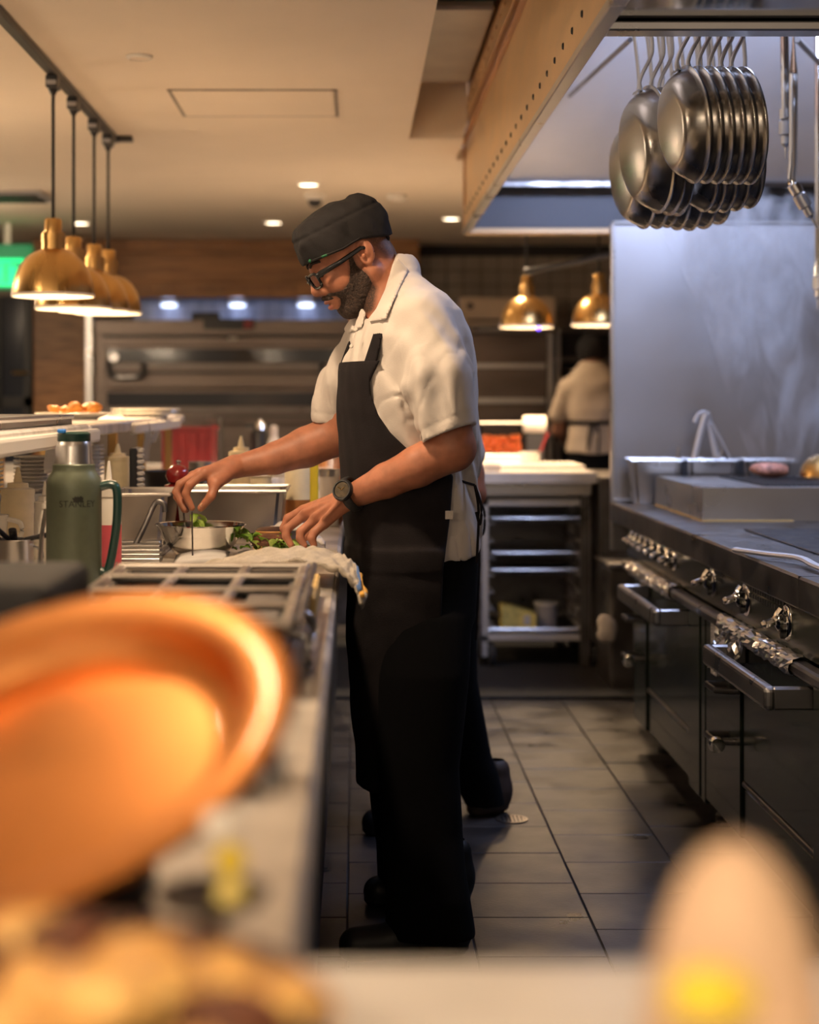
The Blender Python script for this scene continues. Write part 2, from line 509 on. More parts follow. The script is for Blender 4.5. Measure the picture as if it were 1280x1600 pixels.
def ell_d(X, Y, Z, c, r, M=None, p=2.0):
    x, y, z = X - c[0], Y - c[1], Z - c[2]
    if M is not None:
        x, y, z = M[0][0] * x + M[0][1] * y + M[0][2] * z, M[1][0] * x + M[1][1] * y + M[1][2] * z, M[2][0] * x + M[2][1] * y + M[2][2] * z
    if p == 2.0:
        k0 = np.sqrt((x / r[0]) ** 2 + (y / r[1]) ** 2 + (z / r[2]) ** 2)
        k1 = np.sqrt((x / r[0] ** 2) ** 2 + (y / r[1] ** 2) ** 2 + (z / r[2] ** 2) ** 2) + 1e-9
        return k0 * (k0 - 1) / k1
    k0 = (np.abs(x / r[0]) ** p + np.abs(y / r[1]) ** p + np.abs(z / r[2]) ** p) ** (1 / p)
    return (k0 - 1) * min(r)

def loft_d(X, Y, Z, R, p=2.3, yaw=0.0):
    z = Z
    f = lambda col: np.interp(z, R[:, 0], R[:, col]).astype(np.float32)
    x0, x1, yc, hy = f(1), f(2), f(3), f(4)
    xc = (x0 + x1) / 2; ex = np.maximum((x1 - x0) / 2, 1e-3)
    s, c = math.sin(yaw), math.cos(yaw)
    hx = np.sqrt(np.maximum(ex ** 2 - (hy * s) ** 2, (0.35 * ex) ** 2)) / max(c, .3) if yaw else ex
    u = (X - xc) * c + (Y - yc) * s
    v = -(X - xc) * s + (Y - yc) * c
    k0 = (np.abs(u / hx) ** p + np.abs(v / hy) ** p) ** (1 / p)
    d = (k0 - 1) * np.minimum(hx, hy)
    return np.maximum(d, np.maximum(R[0, 0] - z, z - R[-1, 0]))

def poly_d(A, B, poly):
    """signed distance of 2-D points to a closed polygon (negative inside)"""
    pts = np.array(poly, float)
    A, B = np.broadcast_arrays(A, B)
    d2 = np.full(A.shape, 1e9, np.float32); ins = np.zeros(A.shape, bool)
    n = len(pts)
    for i in range(n):
        p, q = pts[i], pts[(i + 1) % n]
        e = q - p
        t = np.clip(((A - p[0]) * e[0] + (B - p[1]) * e[1]) / (e @ e + 1e-12), 0, 1)
        d2 = np.minimum(d2, (A - p[0] - t * e[0]) ** 2 + (B - p[1] - t * e[1]) ** 2)
        c = ((p[1] > B) != (q[1] > B)) & (A < (q[0] - p[0]) * (B - p[1]) / (q[1] - p[1] + 1e-12) + p[0])
        ins ^= c
    d = np.sqrt(d2)
    return np.where(ins, -d, d)

def nets(a, lo, h):
    """naive surface nets"""
    s = a < 0
    n = np.array(a.shape)
    cnt = np.zeros(n - 1, np.int8)
    for i in (0, 1):
        for j in (0, 1):
            for k in (0, 1):
                cnt += s[i:n[0] - 1 + i, j:n[1] - 1 + j, k:n[2] - 1 + k]
    act = np.argwhere((cnt > 0) & (cnt < 8))
    idx = np.full(n - 1, -1, np.int32)
    idx[act[:, 0], act[:, 1], act[:, 2]] = np.arange(len(act))
    acc = np.zeros((len(act), 3)); num = np.zeros(len(act))
    C = [np.array(c) for c in ((0, 0, 0), (1, 0, 0), (0, 1, 0), (0, 0, 1), (1, 1, 0), (1, 0, 1), (0, 1, 1), (1, 1, 1))]
    for u in C:
        for ax in range(3):
            if u[ax]: continue
            w = u.copy(); w[ax] = 1
            va = a[act[:, 0] + u[0], act[:, 1] + u[1], act[:, 2] + u[2]]
            vb = a[act[:, 0] + w[0], act[:, 1] + w[1], act[:, 2] + w[2]]
            m = (va < 0) != (vb < 0)
            t = np.where(m, va / np.where(m, va - vb, 1), 0)
            pt = u[None, :] + t[:, None] * (w - u)[None, :]
            acc[m] += pt[m]; num[m] += 1
    V = (act + acc / num[:, None]) * h + lo
    quads = []
    for ax in range(3):
        b, c = (ax + 1) % 3, (ax + 2) % 3
        sl0 = [slice(None)] * 3; sl1 = [slice(None)] * 3
        sl0[ax] = slice(0, -1); sl1[ax] = slice(1, None)
        A, B = s[tuple(sl0)], s[tuple(sl1)]
        e = np.argwhere(A != B)
        ok = (e[:, b] > 0) & (e[:, c] > 0) & (e[:, b] < n[b] - 1) & (e[:, c] < n[c] - 1)
        e = e[ok]
        fl = A[e[:, 0], e[:, 1], e[:, 2]]
        q = []
        for db, dc in ((-1, -1), (0, -1), (0, 0), (-1, 0)):
            t = e.copy(); t[:, b] += db; t[:, c] += dc
            q.append(idx[t[:, 0], t[:, 1], t[:, 2]])
        q = np.stack(q, 1)
        q[~fl] = q[~fl][:, ::-1]
        quads.append(q)
    return V, np.concatenate(quads)

def field_mesh(name, fld, m, parent, arr=None, relax=1, decimate=None):
    V, Q = nets(fld.a if arr is None else arr, fld.lo, fld.h)
    off = np.zeros(3)
    p = parent
    while p is not None:
        off += np.array(p.location); p = p.parent
    for _ in range(relax):
        S = np.zeros_like(V); N = np.zeros(len(V))
        for i in range(4):
            j = (i + 1) % 4
            np.add.at(S, Q[:, i], V[Q[:, j]]); np.add.at(N, Q[:, i], 1)
            np.add.at(S, Q[:, j], V[Q[:, i]]); np.add.at(N, Q[:, j], 1)
        V = V * 0.5 + 0.5 * S / np.maximum(N, 1)[:, None]
    V = V - off
    me = bpy.data.meshes.new(name)
    me.vertices.add(len(V)); me.vertices.foreach_set('co', V.astype(np.float32).ravel())
    me.loops.add(Q.size); me.loops.foreach_set('vertex_index', Q.astype(np.int32).ravel())
    me.polygons.add(len(Q)); me.polygons.foreach_set('loop_start', np.arange(0, Q.size, 4, dtype=np.int32))
    me.polygons.foreach_set('use_smooth', np.ones(len(Q), bool))
    me.update(calc_edges=True); me.validate()
    return _link(name, me, m, parent)

def waves(X, Y, Z, seed, scale, n=5):
    """smooth pseudo-noise in about -1..1"""
    rs = np.random.RandomState(seed)
    out = 0
    for i in range(n):
        k = rs.normal(size=3); k = k / np.linalg.norm(k) * scale * rs.uniform(.6, 1.6)
        ph = rs.uniform(0, 6.28)
        out = out + np.sin(k[0] * X + k[1] * Y + k[2] * Z + ph + 1.3 * np.sin((k[1] * X + k[2] * Y + k[0] * Z) * .7 + ph * 2))
    return out / n
# ------------------------------------------------------------------ large lights (fixtures are built further down, where these hang)
CEIL = 2.45
HOOD_LIGHTS = [(1.45, 4.7, 2.86), (1.45, 5.75, 2.82)]
for i, c in enumerate(HOOD_LIGHTS):
    lamp('AREA', 'hood_light', c, 52 if i else 34, COOL, 0.9, target=(c[0], c[1] + (1.6 if i else 0), 0.9 if i else 0), size_y=0.35)
DOWNLIGHT_UNSEEN = [(-0.42, 3.55, 95, 130), (-0.62, 2.16, 9, 130), (0.74, 9.15, 100, 130), (0.10, -0.35, 110, 140), (-2.6, 2.6, 50, 140)]  # unseen; pan and far-pass ones inferred from lit spots, the rest added to brighten
for X, Y, W, A in DOWNLIGHT_UNSEEN:
    lamp('SPOT', 'downlight_beam', (X, Y, CEIL - 0.03), W, (1.0, 0.72, 0.46), 0.06, target=(X, Y, 0), spot=A, blend=0.8)
DOWNLIGHT_FAR = [(126, 347), (427, 346), (482, 286), (705, 340)]
for x, y in DOWNLIGHT_FAR:
    c = PZ(x, y, CEIL)
    if CEIL > CZ:
        c = P(x, y, F * (CEIL - CZ) / (VY - y))
    lamp('SPOT', 'downlight_beam', (c.x, c.y, CEIL - 0.03), 85, (1.0, 0.72, 0.46), 0.05, target=(c.x, c.y, 0), spot=125, blend=0.8)

# ------------------------------------------------------------------ floor, ceiling, walls
def PC(x, y):          # point on the ceiling
    return P(x, y, F * (CEIL - CZ) / (VY - y))

floor = struct(box('floor', -5.5, 3.2, -2.0, 13.2, -0.10, -0.005, 'grout', bevel=0, origin=(0, 0, 0)))
T = 0.305
tm = None
for i in range(-1, 5):
    for j in range(36):
        x0 = -0.02 + T * i; y0 = 1.45 + T * j + (0.10 if i % 2 else 0.0)
        if tm is None:
            bm = bmesh.new(); add_box(bm, 0.0022, T - 0.0022, 0.0022, T - 0.0022, -0.008, 0.0, 0.0015)
            t = from_bm('tile', bm, 'tile_floor', floor); tm = t.data
        else:
            t = bpy.data.objects.new('tile', tm); COL.objects.link(t); t.parent = floor
        t.location = (x0, y0, random.uniform(-0.0006, 0.0006))

RX = 0.237
ceiling = struct(box('ceiling', -5.5, RX, -2.0, 13.2, CEIL, CEIL + 0.06, 'plaster', bevel=0))
bm = bmesh.new()
add_box(bm, RX, 3.2, 8.16, 13.2, CEIL, CEIL + 0.06)
add_box(bm, RX, 0.48, 7.5, 8.16, CEIL, CEIL + 0.06)
add_box(bm, RX, 0.49, 7.5, 7.56, CEIL + 0.06, 3.2)          # far cheek of the recess
add_box(bm, RX - 0.05, RX - 0.001, -2.0, 7.5, CEIL + 0.06, 3.2)  # left cheek of the recess
o = from_bm('ceiling_recess', bm, 'plaster', ceiling)
struct(box('ceiling_upper', RX - .05, 3.2, -2.0, 8.16, 3.2, 3.26, 'duct', bevel=0))
# access panel let into the plaster
ap = thing('access_panel', (-0.38, 6.6, CEIL), 'flush rectangular access panel outlined in the plaster ceiling', 'panel')
bm = bmesh.new()
for a in ((-0.695, -0.683, 6.30, 6.89), (-0.078, -0.066, 6.30, 6.89), (-0.695, -0.066, 6.30, 6.315), (-0.695, -0.066, 6.875, 6.89)):
    add_box(bm, a[0], a[1], a[2], a[3], CEIL - 0.004, CEIL - 0.0005)
from_bm('frame', bm, 'wall_paint', ap)
box('cover', -0.680, -0.081, 6.318, 6.872, CEIL - 0.005, CEIL - 0.0005, 'plaster', ap, bevel=0.001)

struct(box('wall_back', -5.5, 3.2, 13.0, 13.2, 0, CEIL, 'wall_paint', bevel=0))
struct(box('wall_left', -5.6, -5.5, -2.0, 13.2, 0, CEIL, 'wall_paint', bevel=0))
struct(box('wall_right', 3.1, 3.2, -2.0, 13.0, 0, 3.2, 'wall_paint', bevel=0))
# tiled far wall on the right
wt = struct(box('wall_tiled', 0.40, 2.6, 12.62, 12.70, 0.0, CEIL - 0.001, 'grout', bevel=0, origin=(0, 12.62, 0)))
tm = None
for i in range(14):
    for j in range(6):
        if tm is None:
            bm = bmesh.new(); add_box(bm, 0.003, 0.125, -0.012, 0.0, 0.003, 0.105, 0.003)
            t = from_bm('tile', bm, 'tile_wall', None); t.parent = wt; tm = t.data
        else:
            t = bpy.data.objects.new('tile', tm); COL.objects.link(t); t.parent = wt
        t.location = (0.42 + 0.128 * i, 0.002, 1.72 + 0.108 * j)
# blue-grey tile strip seen over the oven
bt = struct(box('wall_tile_strip', -1.70, 0.39, 12.90, 12.96, 1.70, 2.20, 'grout', bevel=0, origin=(0, 12.9, 0)))
tm = None
for i in range(20):
    for j in range(4):
        if tm is None:
            bm = bmesh.new(); add_box(bm, 0.002, 0.100, -0.012, 0.0, 0.002, 0.100, 0.002)
            t = from_bm('tile', bm, 'tile_blue', None); t.parent = bt; tm = t.data
        else:
            t = bpy.data.objects.new('tile', tm); COL.objects.link(t); t.parent = bt
        t.location = (-1.68 + 0.102 * i, 0.002, 1.76 + 0.102 * j)
for k, x in enumerate((264, 371, 478)):
    c = P(x, 477, 12.80)
    u = thing('strip_light', c, ['small cool strip light over the oven, nearest the brass pendants', 'small cool strip light over the oven, above the dark nameplate',
                                 'small cool strip light over the oven, beside the cook with glasses'][k], 'light', 'strip lights over the oven')
    box('housing', c.x - .07, c.x + .07, c.y - .02, c.y + .09, c.z + .012, c.z + .03, 'steel', u, bevel=0.003)
    box('lens', c.x - .06, c.x + .06, c.y - .015, c.y + .02, c.z - .012, c.z + .012, 'hood_lens', u, bevel=0.004)
    lamp('POINT', 'strip_glow', (c.x, c.y - .05, c.z - .03), 0.8, COOL, 0.05)

# wooden soffit over the oven and the wooden pier at its left
s0, s1 = P(52, 0, 12.2).x, P(655, 0, 12.2).x
sof = struct(box('trim_1', s0, s1, 12.2, 12.6, 2.055, CEIL - .001, 'wood_soffit', bevel=0))
sof.name = 'trim_1'
for nm, za, zb in (('upper_band', 2.345, 2.449), ('lower_band', 2.035, 2.15)):
    box(nm, s0, s1, 12.17, 12.20, za, zb, 'wood_soffit', sof, bevel=0.006)
bmx = None
for k in range(13):
    for z in (2.40, 2.09):
        x = s0 + 0.14 + k * 0.172
        if bmx is None:
            bm = bmesh.new(); add_lathe(bm, [(0.0, 0.012), (0.014, 0.009), (0.018, 0.0)], (0, 0, 0), 10, axis=(0, -1, 0))
            r = from_bm('bolt', bm, 'wood_dark', None); r.parent = sof; bmx = r.data
        else:
            r = bpy.data.objects.new('bolt', bmx); COL.objects.link(r); r.parent = sof
        r.location = Vector((x, 12.168, z)) - Vector(sof.location)
struct(box('trim_2', s0, P(134, 0, 12.2).x, 12.2, 12.55, 0, 2.055, 'wood_dark', bevel=0.005))
# dark glazed door at the far left
d0, d1 = P(-70, 0, 12.4).x, P(50, 0, 12.4).x
dr = struct(box('door_1', d0, d1, 12.40, 12.46, 0, 2.06, 'door_glass', bevel=0.004))
for x in (d0, (d0 + d1) / 2, d1 - 0.06):
    box('stile', x, x + 0.06, 12.375, 12.40, 0, 2.06, 'black_metal', dr, bevel=0.004)
box('rail', d0, d1, 12.375, 12.40, 1.25, 1.33, 'black_metal', dr, bevel=0.004)
box('header', d0, d1 + .05, 12.37, 12.46, 2.06, 2.2, 'wall_paint', dr, bevel=0.004)
c = P(43, 583, 12.37)
tube('door_handle', [c, c + Vector((0, -.05, 0)), c + Vector((-.10, -.05, 0))], 0.010, 'brass', dr)

# ------------------------------------------------------------------ extraction hood
HX, H0, H1, HB = 0.52, 2.3, 8.10, 2.10
hood = thing('extraction_hood', (HX, 5.2, HB), 'large tan riveted metal extraction hood over the cooking range', 'hood')
box('side_panel', HX, HX + .03, H0, H1, HB, 2.53, 'hood_tan', hood, bevel=0.002)
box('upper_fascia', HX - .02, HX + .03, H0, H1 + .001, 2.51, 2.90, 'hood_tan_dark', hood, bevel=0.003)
box('fascia_band', HX - .026, HX - .02, H0, H1, 2.55, 2.64, 'hood_tan', hood, bevel=0.002)
box('lower_band', HX - .007, HX, H0, H1, HB + .012, 2.215, 'hood_tan', hood, bevel=0.002)
box('drip_edge', HX - .012, HX + .022, H0, H1 + .004, HB - .012, HB + .012, 'steel', hood, bevel=0.003)
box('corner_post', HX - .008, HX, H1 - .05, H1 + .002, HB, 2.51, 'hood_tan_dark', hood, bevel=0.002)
rv = {}
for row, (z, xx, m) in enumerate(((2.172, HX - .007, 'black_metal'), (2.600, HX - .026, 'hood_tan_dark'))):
    for k in range(31):
        y = 2.62 + 0.1755 * k
        if row not in rv:
            bm = bmesh.new(); add_lathe(bm, [(0.0, 0.005), (0.007, 0.004), (0.0095, 0.0)], (0, 0, 0), 8, axis=(-1, 0, 0))
            r = from_bm('rivet', bm, m, None); r.parent = hood; rv[row] = r.data
        else:
            r = bpy.data.objects.new('rivet', rv[row]); COL.objects.link(r); r.parent = hood
        r.location = Vector((xx, y, z)) - Vector(hood.location)
box('end_panel', HX + .03, 3.08, 8.04, 8.10, HB, 2.90, 'hood_end', hood, bevel=0.002)
box('end_trim', HX, 3.08, 8.02, 8.115, HB - .014, HB + .012, 'hood_tan', hood, bevel=0.003)
box('gutter', HX + .03, 3.08, 7.90, 8.04, 2.29, 2.315, 'steel_mirror', hood, bevel=0.003)
bm = bmesh.new()
add_prism(bm, [(HX + .03, 7.92, 2.315), (HX + .03, 8.03, 2.315), (HX + .03, 6.55, 2.90), (HX + .03, 6.44, 2.90)], (2.5, 0, 0))
from_bm('sloped_liner', bm, 'liner', hood)
box('roof', HX, 3.08, H0, 8.1, 2.90, 2.93, 'steel_soft', hood, bevel=0)
box('front_panel', HX, 3.08, H0 - .03, H0, HB + .2, 2.93, 'hood_tan', hood, bevel=0)
cbeam = box('cross_beam', HX + .03, 3.08, 3.90, 3.97, 2.146, 2.168, 'steel', hood, bevel=0.004)
prism('beam_web', [(HX + .03, 3.96, 2.169), (HX + .03, 3.975, 2.169), (HX + .03, 3.30, 2.215), (HX + .03, 3.285, 2.205)], (2.5, 0, 0), 'steel_mirror', hood)
for c in HOOD_LIGHTS:
    lf = box('light_fixture', c[0] - .48, c[0] + .48, c[1] - .20, c[1] + .20, c[2] + .012, c[2] + .035, 'steel', hood, bevel=0.004)
tube('brace_rod', [P(985, 62, 5.2), P(890, 150, 7.2)], 0.008, 'steel_dark', hood)
tube('brace_rod', [P(1246, 62, 5.6), P(1300, 118, 6.2)], 0.010, 'steel', hood)
# duct in the ceiling recess
du = thing('duct', (0.36, 5.6, 2.64), 'dull grey metal duct in the slot beside the hood', 'duct')
for y0, y1, zb in ((2.4, 4.60, 2.78), (4.63, 5.9, 2.72), (5.93, 7.3, 2.66)):
    box('duct_section', RX + .005, 0.49, y0, y1, zb, 3.15, 'duct', du, bevel=0.01)
tube('green_seal', [(RX + .01, 5.915, 2.70), (0.485, 5.915, 2.70)], 0.014, 'green_lid', du)

# ------------------------------------------------------------------ ceiling fittings
def ceiling_disc(name, X, Y, r, label, cat, lens, group=None, deep=0.012):
    t = thing(name, (X, Y, CEIL), label, cat, group)
    lathe('trim_ring', [(r * 0.80, -.001), (r * 0.82, -deep), (r, -deep * .8), (r * 1.04, -.001)], (X, Y, CEIL), 'white_plastic', t, 24)
    lathe('lens', [(0, -deep * .75), (r * 0.80, -deep * .75), (r * 0.81, -.001)], (X, Y, CEIL), lens, t, 24)
    return t
FL = ['lit downlight in ceiling just right of the brass pendant cords', 'lit downlight in ceiling just left of the black cap',
      'lit downlight in ceiling above the dome camera', 'lit downlight in ceiling touching the hood corner']
for (x, y), lb in zip(DOWNLIGHT_FAR, FL):
    c = PC(x, y); ceiling_disc('downlight', c.x, c.y, 0.062, lb, 'light', 'downlight_lens', 'recessed downlights')
for (X, Y, W, A), lb in zip(DOWNLIGHT_UNSEEN, ['added unseen downlight above the prep counter', 'lit recessed downlight above the copper pan', 'lit recessed downlight above the far pass counter',
                                             'added fill downlight behind the viewer', 'added fill downlight over the dining side']):
    ceiling_disc('downlight', X, Y, 0.062, lb, 'light', 'downlight_lens', 'recessed downlights')
c = PC(218, 87); ceiling_disc('speaker_disc', c.x, c.y, 0.043, 'small round plaster-coloured disc on the ceiling', 'ceiling disc', 'plaster')
c = PC(620, 304); ceiling_disc('sprinkler_cover', c.x, c.y, 0.055, 'small unlit round cover on ceiling right of the cap', 'ceiling cover', 'white_plastic', deep=0.03)
c = PC(492, 300)
sd = thing('dome_camera', (c.x, c.y, CEIL), 'small white dome camera on the ceiling above the cap', 'camera')
lathe('base', [(0.06, 0), (0.06, -.03), (0.045, -.045)], (c.x, c.y, CEIL - .001), 'white_plastic', sd, 20)
lathe('dome', [(0.04, -.044), (0.036, -.066), (0.02, -.082), (0, -.086)], (c.x, c.y, CEIL), 'black_plastic', sd, 20)
c = PC(37, 305)
vt = thing('ceiling_vent', (c.x, c.y, CEIL), 'flat slotted air vent in the ceiling above the exit sign', 'vent')
x0, x1 = PC(-40, 305).x, PC(76, 305).x
box('frame', x0, x1, c.y - .22, c.y + .2, CEIL - .02, CEIL - .001, 'gray_plastic', vt, bevel=0.004)
for k in range(6):
    box('slat', x0 + .02, x1 - .03, c.y - .19 + .06 * k, c.y - .165 + .06 * k, CEIL - .03, CEIL - .02, 'black_metal', vt, bevel=0.002)
# exit sign
e0 = P(-30, 447, 11.0); e1 = P(48, 404, 11.0)
ex = thing('exit_sign', ((e0.x + e1.x) / 2, 11.0, e0.z), 'green glowing exit sign above the dark glazed door', 'sign')
box('face', e0.x, P(36, 0, 11).x, 11.0, 11.03, e0.z, e1.z, 'exit_green', ex, bevel=0.004)
box('housing', e0.x - .02, e1.x, 11.03, 11.10, e0.z - .02, P(0, 381, 11).z, 'exit_dark', ex, bevel=0.006)  # dim glow stands in for the green reflection above the sign face
box('hanger', (e0.x + e1.x) / 2 - .02, (e0.x + e1.x) / 2 + .02, 11.05, 11.08, P(0, 381, 11).z, CEIL, 'white_plastic', ex, bevel=0.002)
lettering('lettering', 'EXIT', 0.19, 'exit_dark', lambda u, v: Vector((P(-5, 0, 11).x + u, 10.998, e0.z + .022 + v)), ex)

# opal globes added outside the frame to brighten the ceiling
for k, (X, Y, Z, W) in enumerate(((-2.3, 3.6, 2.0, 120), (-2.5, 6.6, 2.0, 140), (-1.3, 0.3, 1.95, 150), (0.0, -.8, 2.0, 60), (-2.75, 9.6, 2.0, 115))):
    t = thing('added_globe', (X, Y, Z), ['added fill globe over the dining side nearest the prep counter', 'added fill globe over the dining side near the oven', 'added fill globe left of the viewer', 'added fill globe behind the viewer', 'farthest added fill globe, beside the dark door'][k], 'lamp', 'added fill globes')
    lathe('canopy', [(0.05, -.001), (.05, -.02), (.02, -.03), (0, -.03)], (X, Y, CEIL if X < RX else 3.2), 'brass', t, 20)
    tube('cord', [(X, Y, Z + .10), (X, Y, (CEIL if X < RX else 3.2) - .02)], .005, 'black_rubber', t)
    lathe('fitter', [(.035, .08), (.035, .11), (0, .115)], (X, Y, Z), 'brass', t, 20)
    lathe('globe', [(.0, -.10)] + [(.10 * math.sin(a), -.10 * math.cos(a)) for a in [i * math.pi / 12 for i in range(1, 11)]], (X, Y, Z), 'downlight_lens', t, 24)
    lamp('POINT', 'globe_fill', (X, Y, Z), W * 1.15, (1.0, 0.76, 0.52), .11, parent=t)

# pendant track and brass heat lamps
tr = thing('light_track', (-1.045, 6.3, CEIL), 'black lighting track on the ceiling carrying four brass pendants', 'light track')
box('rail', -1.062, -1.028, 3.6, 7.44, CEIL - .028, CEIL - .001, 'black_metal', tr, bevel=0.003)
box('feed_end', -1.075, -0.97, 7.40, 7.46, CEIL - .022, CEIL - .001, 'black_metal', tr, bevel=0.003)

def pendant(label, X, Y, zb, top, R=0.14, watts=7.0, adapter=True, group='brass heat lamps over the pass shelf'):
    t = thing('pendant_lamp', (X, Y, zb), label, 'lamp', group)
    k = R / 0.14
    dome = [(0.140, 0.0), (0.1405, 0.006)] + [(0.140 * math.cos(a) ** .82, .008 + .155 * math.sin(a) ** 1.06) for a in [i * math.pi / 24 for i in range(1, 10)]] + [(0.041, 0.160)]
    lathe('shade', [(r * k, h * k) for r, h in dome], (X, Y, zb), 'brass', t, 40)
    inner = [(r * k - .0025, h * k - (0.0 if i < 3 else .0025)) for i, (r, h) in enumerate(dome)]
    lathe('shade_lining', inner + [(0, inner[-1][1])], (X, Y, zb), 'lamp_inside', t, 40)
    lathe('rim', [(0.1375 * k, 0.006), (0.1375 * k, -.004), (0.1425 * k, -.004), (0.1425 * k, 0.006)], (X, Y, zb), 'lamp_inside', t, 40)
    neck = [(0.040, 0.158), (0.040, 0.195), (0.0415, 0.196), (0.0415, 0.214), (0.038, 0.216), (0.038, 0.219), (0.0300, 0.221), (0.0300, 0.262), (0.027, 0.266), (0.0, 0.266)]
    lathe('neck', [(r * k, h * k) for r, h in neck], (X, Y, zb), 'brass', t, 28)
    tube('cord', [(X, Y, zb + .264 * k), (X, Y, top)], 0.006, 'black_rubber', t, 8)
    lathe('bulb', [(0, 0.045 * k), (0.035, 0.05 * k), (0.05, 0.075 * k), (0.04, 0.11 * k), (0.02, 0.14 * k)], (X, Y, zb), 'bulb', t, 16)
    if adapter:
        box('track_adapter', X - .020, X + .020, Y - .04, Y + .04, top, top + .045, 'black_metal', t, bevel=0.004)
        box('adapter_plate', X - .017, X + .017, Y - .043, Y - .041, top + .010, top + .026, 'gray_plastic', t, bevel=0.001)
        lathe('strain_relief', [(0.008, -.02), (0.018, 0.0)], (X, Y, top), 'black_metal', t, 12)
    l = lamp('SPOT', 'pendant_beam', (X, Y, zb + .03), watts, WARM, 0.05, target=(X, Y, 0), spot=150, blend=0.5, parent=t)
    return t
PL = ['largest brass pendant heat lamp, nearest on the ceiling track', 'second brass pendant heat lamp along the ceiling track',
      'third brass pendant heat lamp along the ceiling track', 'farthest brass pendant heat lamp on the ceiling track']
for k, (x, yb) in enumerate(((83, 462), (115, 482), (147, 486), (169, 489))):
    Y = 1.045 * F / (VX - x)
    pendant(PL[k], -1.045, Y, P(x, yb, Y).z, CEIL - .073, watts=28)
pendant('brass dome lamp over the far pass, standing clear of the steel splash panel', P(823, 0, 8.9).x, 8.9, P(823, 511, 8.9).z, CEIL - .002, R=0.14, watts=45, adapter=False, group='brass lamps over the far pass')
pendant('brass dome lamp over the far pass, partly behind the steel splash panel', P(936, 0, 8.9).x, 8.9, P(936, 508, 8.9).z, CEIL - .002, R=0.14, watts=45, adapter=False, group='brass lamps over the far pass')
c = P(842, 513, 8.78)
tag(blob('indicator_light', c, 0.012, 3, 'blue_led', None, 1, 0.0), 'tiny glowing blue indicator on the rim of a far brass lamp', 'light')
ar = thing('pole_arm', P(826, 424, 8.6), 'black tubular arm slanting up to the top of the steel splash panel', 'arm')
tube('arm_tube', [P(826, 424, 8.6), P(965, 396, 8.2)], 0.016, 'black_rubber', ar)
lathe('arm_tip', [(0, -.02), (0.02, -.018), (0.02, .03), (0.012, .04)], P(826, 424, 8.6), 'black_metal', ar, 12, axis=(P(965, 396, 8.2) - P(826, 424, 8.6)))
tube('arm_drop', [P(965, 396, 8.2), P(965, 380, 8.15), P(965, 360, 8.10)], 0.014, 'black_rubber', ar)

# fire-suppression pipes under the hood
def pipe(label, pts, tipdir):
    t = thing('suppression_pipe', pts[0], label, 'pipe', 'chrome nozzle pipes under the hood')
    tube('pipe', pts, 0.0135, 'chrome', t, 12)
    a = pts[-1]
    d = Vector(tipdir).normalized()
    lathe('collar', [(0.014, -.02), (0.020, -.018), (0.020, 0.012), (0.014, 0.014)], a, 'chrome', t, 12, axis=d)
    lathe('nozzle', [(0.012, 0.012), (0.022, 0.02), (0.022, 0.06), (0.014, 0.064), (0.014, 0.09), (0.004, 0.10), (0.003, 0.135), (0, 0.135)], a, 'steel', t, 12, axis=d)
pipe('short chrome pipe with straight nozzle hanging right of the pans', [P(1222, -178, 5.3), P(1228, 180, 5.3)], (0, 0, -1))
pipe('long chrome pipe with bent elbow nozzle hanging right of the pans', smooth_path([P(1240, -192, 5.2), P(1240, 200, 5.2), P(1238, 270, 5.2), P(1238, 284, 5.2), P(1244, 296, 5.2)], 4), P(1262, 328, 5.2) - P(1244, 296, 5.2))
pipe('chrome pipe with nozzle at the right edge over the grill', [P(1279, -60, 6.2), P(1279, 425, 6.2)], (0, 0, -1))
# ------------------------------------------------------------------ cooking range
RF = 1.045                       # front face of the range
RT = 0.886                       # top
def RY(x, X=RF): return X * F / (x - VX)     # depth at which the plane X passes behind pixel column x
rg = thing('cooking_range', (1.6, 5.0, 0.0), 'black green enamel cooking range with steel top and long bar handles', 'range')
box('top_slab', RF, 3.05, 2.2, 6.98, 0.806, RT, 'steel_dark', rg, bevel=0.006)
box('control_panel', RF + .022, RF + .06, 2.2, 6.70, 0.69, 0.806, 'enamel_panel', rg, bevel=0.002)
box('carcass', RF + .06, 3.05, 2.2, 6.50, 0.10, 0.806, 'enamel', rg, bevel=0.002)
box('far_carcass', RF + .09, 3.05, 6.50, 6.95, 0.10, 0.806, 'steel_dark', rg, bevel=0.002)
box('plinth', RF + .14, 3.0, 2.3, 6.40, 0.0, 0.10, 'black_metal', rg, bevel=0.002)
for y in (5.28, 6.30, 3.9):
    lathe('foot', [(0.03, 0.0), (0.03, 0.02), (0.018, 0.03), (0.018, 0.10)], (RF + .10, y, 0.0), 'black_metal', rg, 14)
rail = box('towel_rail', RF - .020, RF + .022, 2.2, 6.56, 0.655, 0.688, 'steel_dark', rg, bevel=0.010, seg=2)
for x in (1108, 1159, 1223):     # big taps
    pass
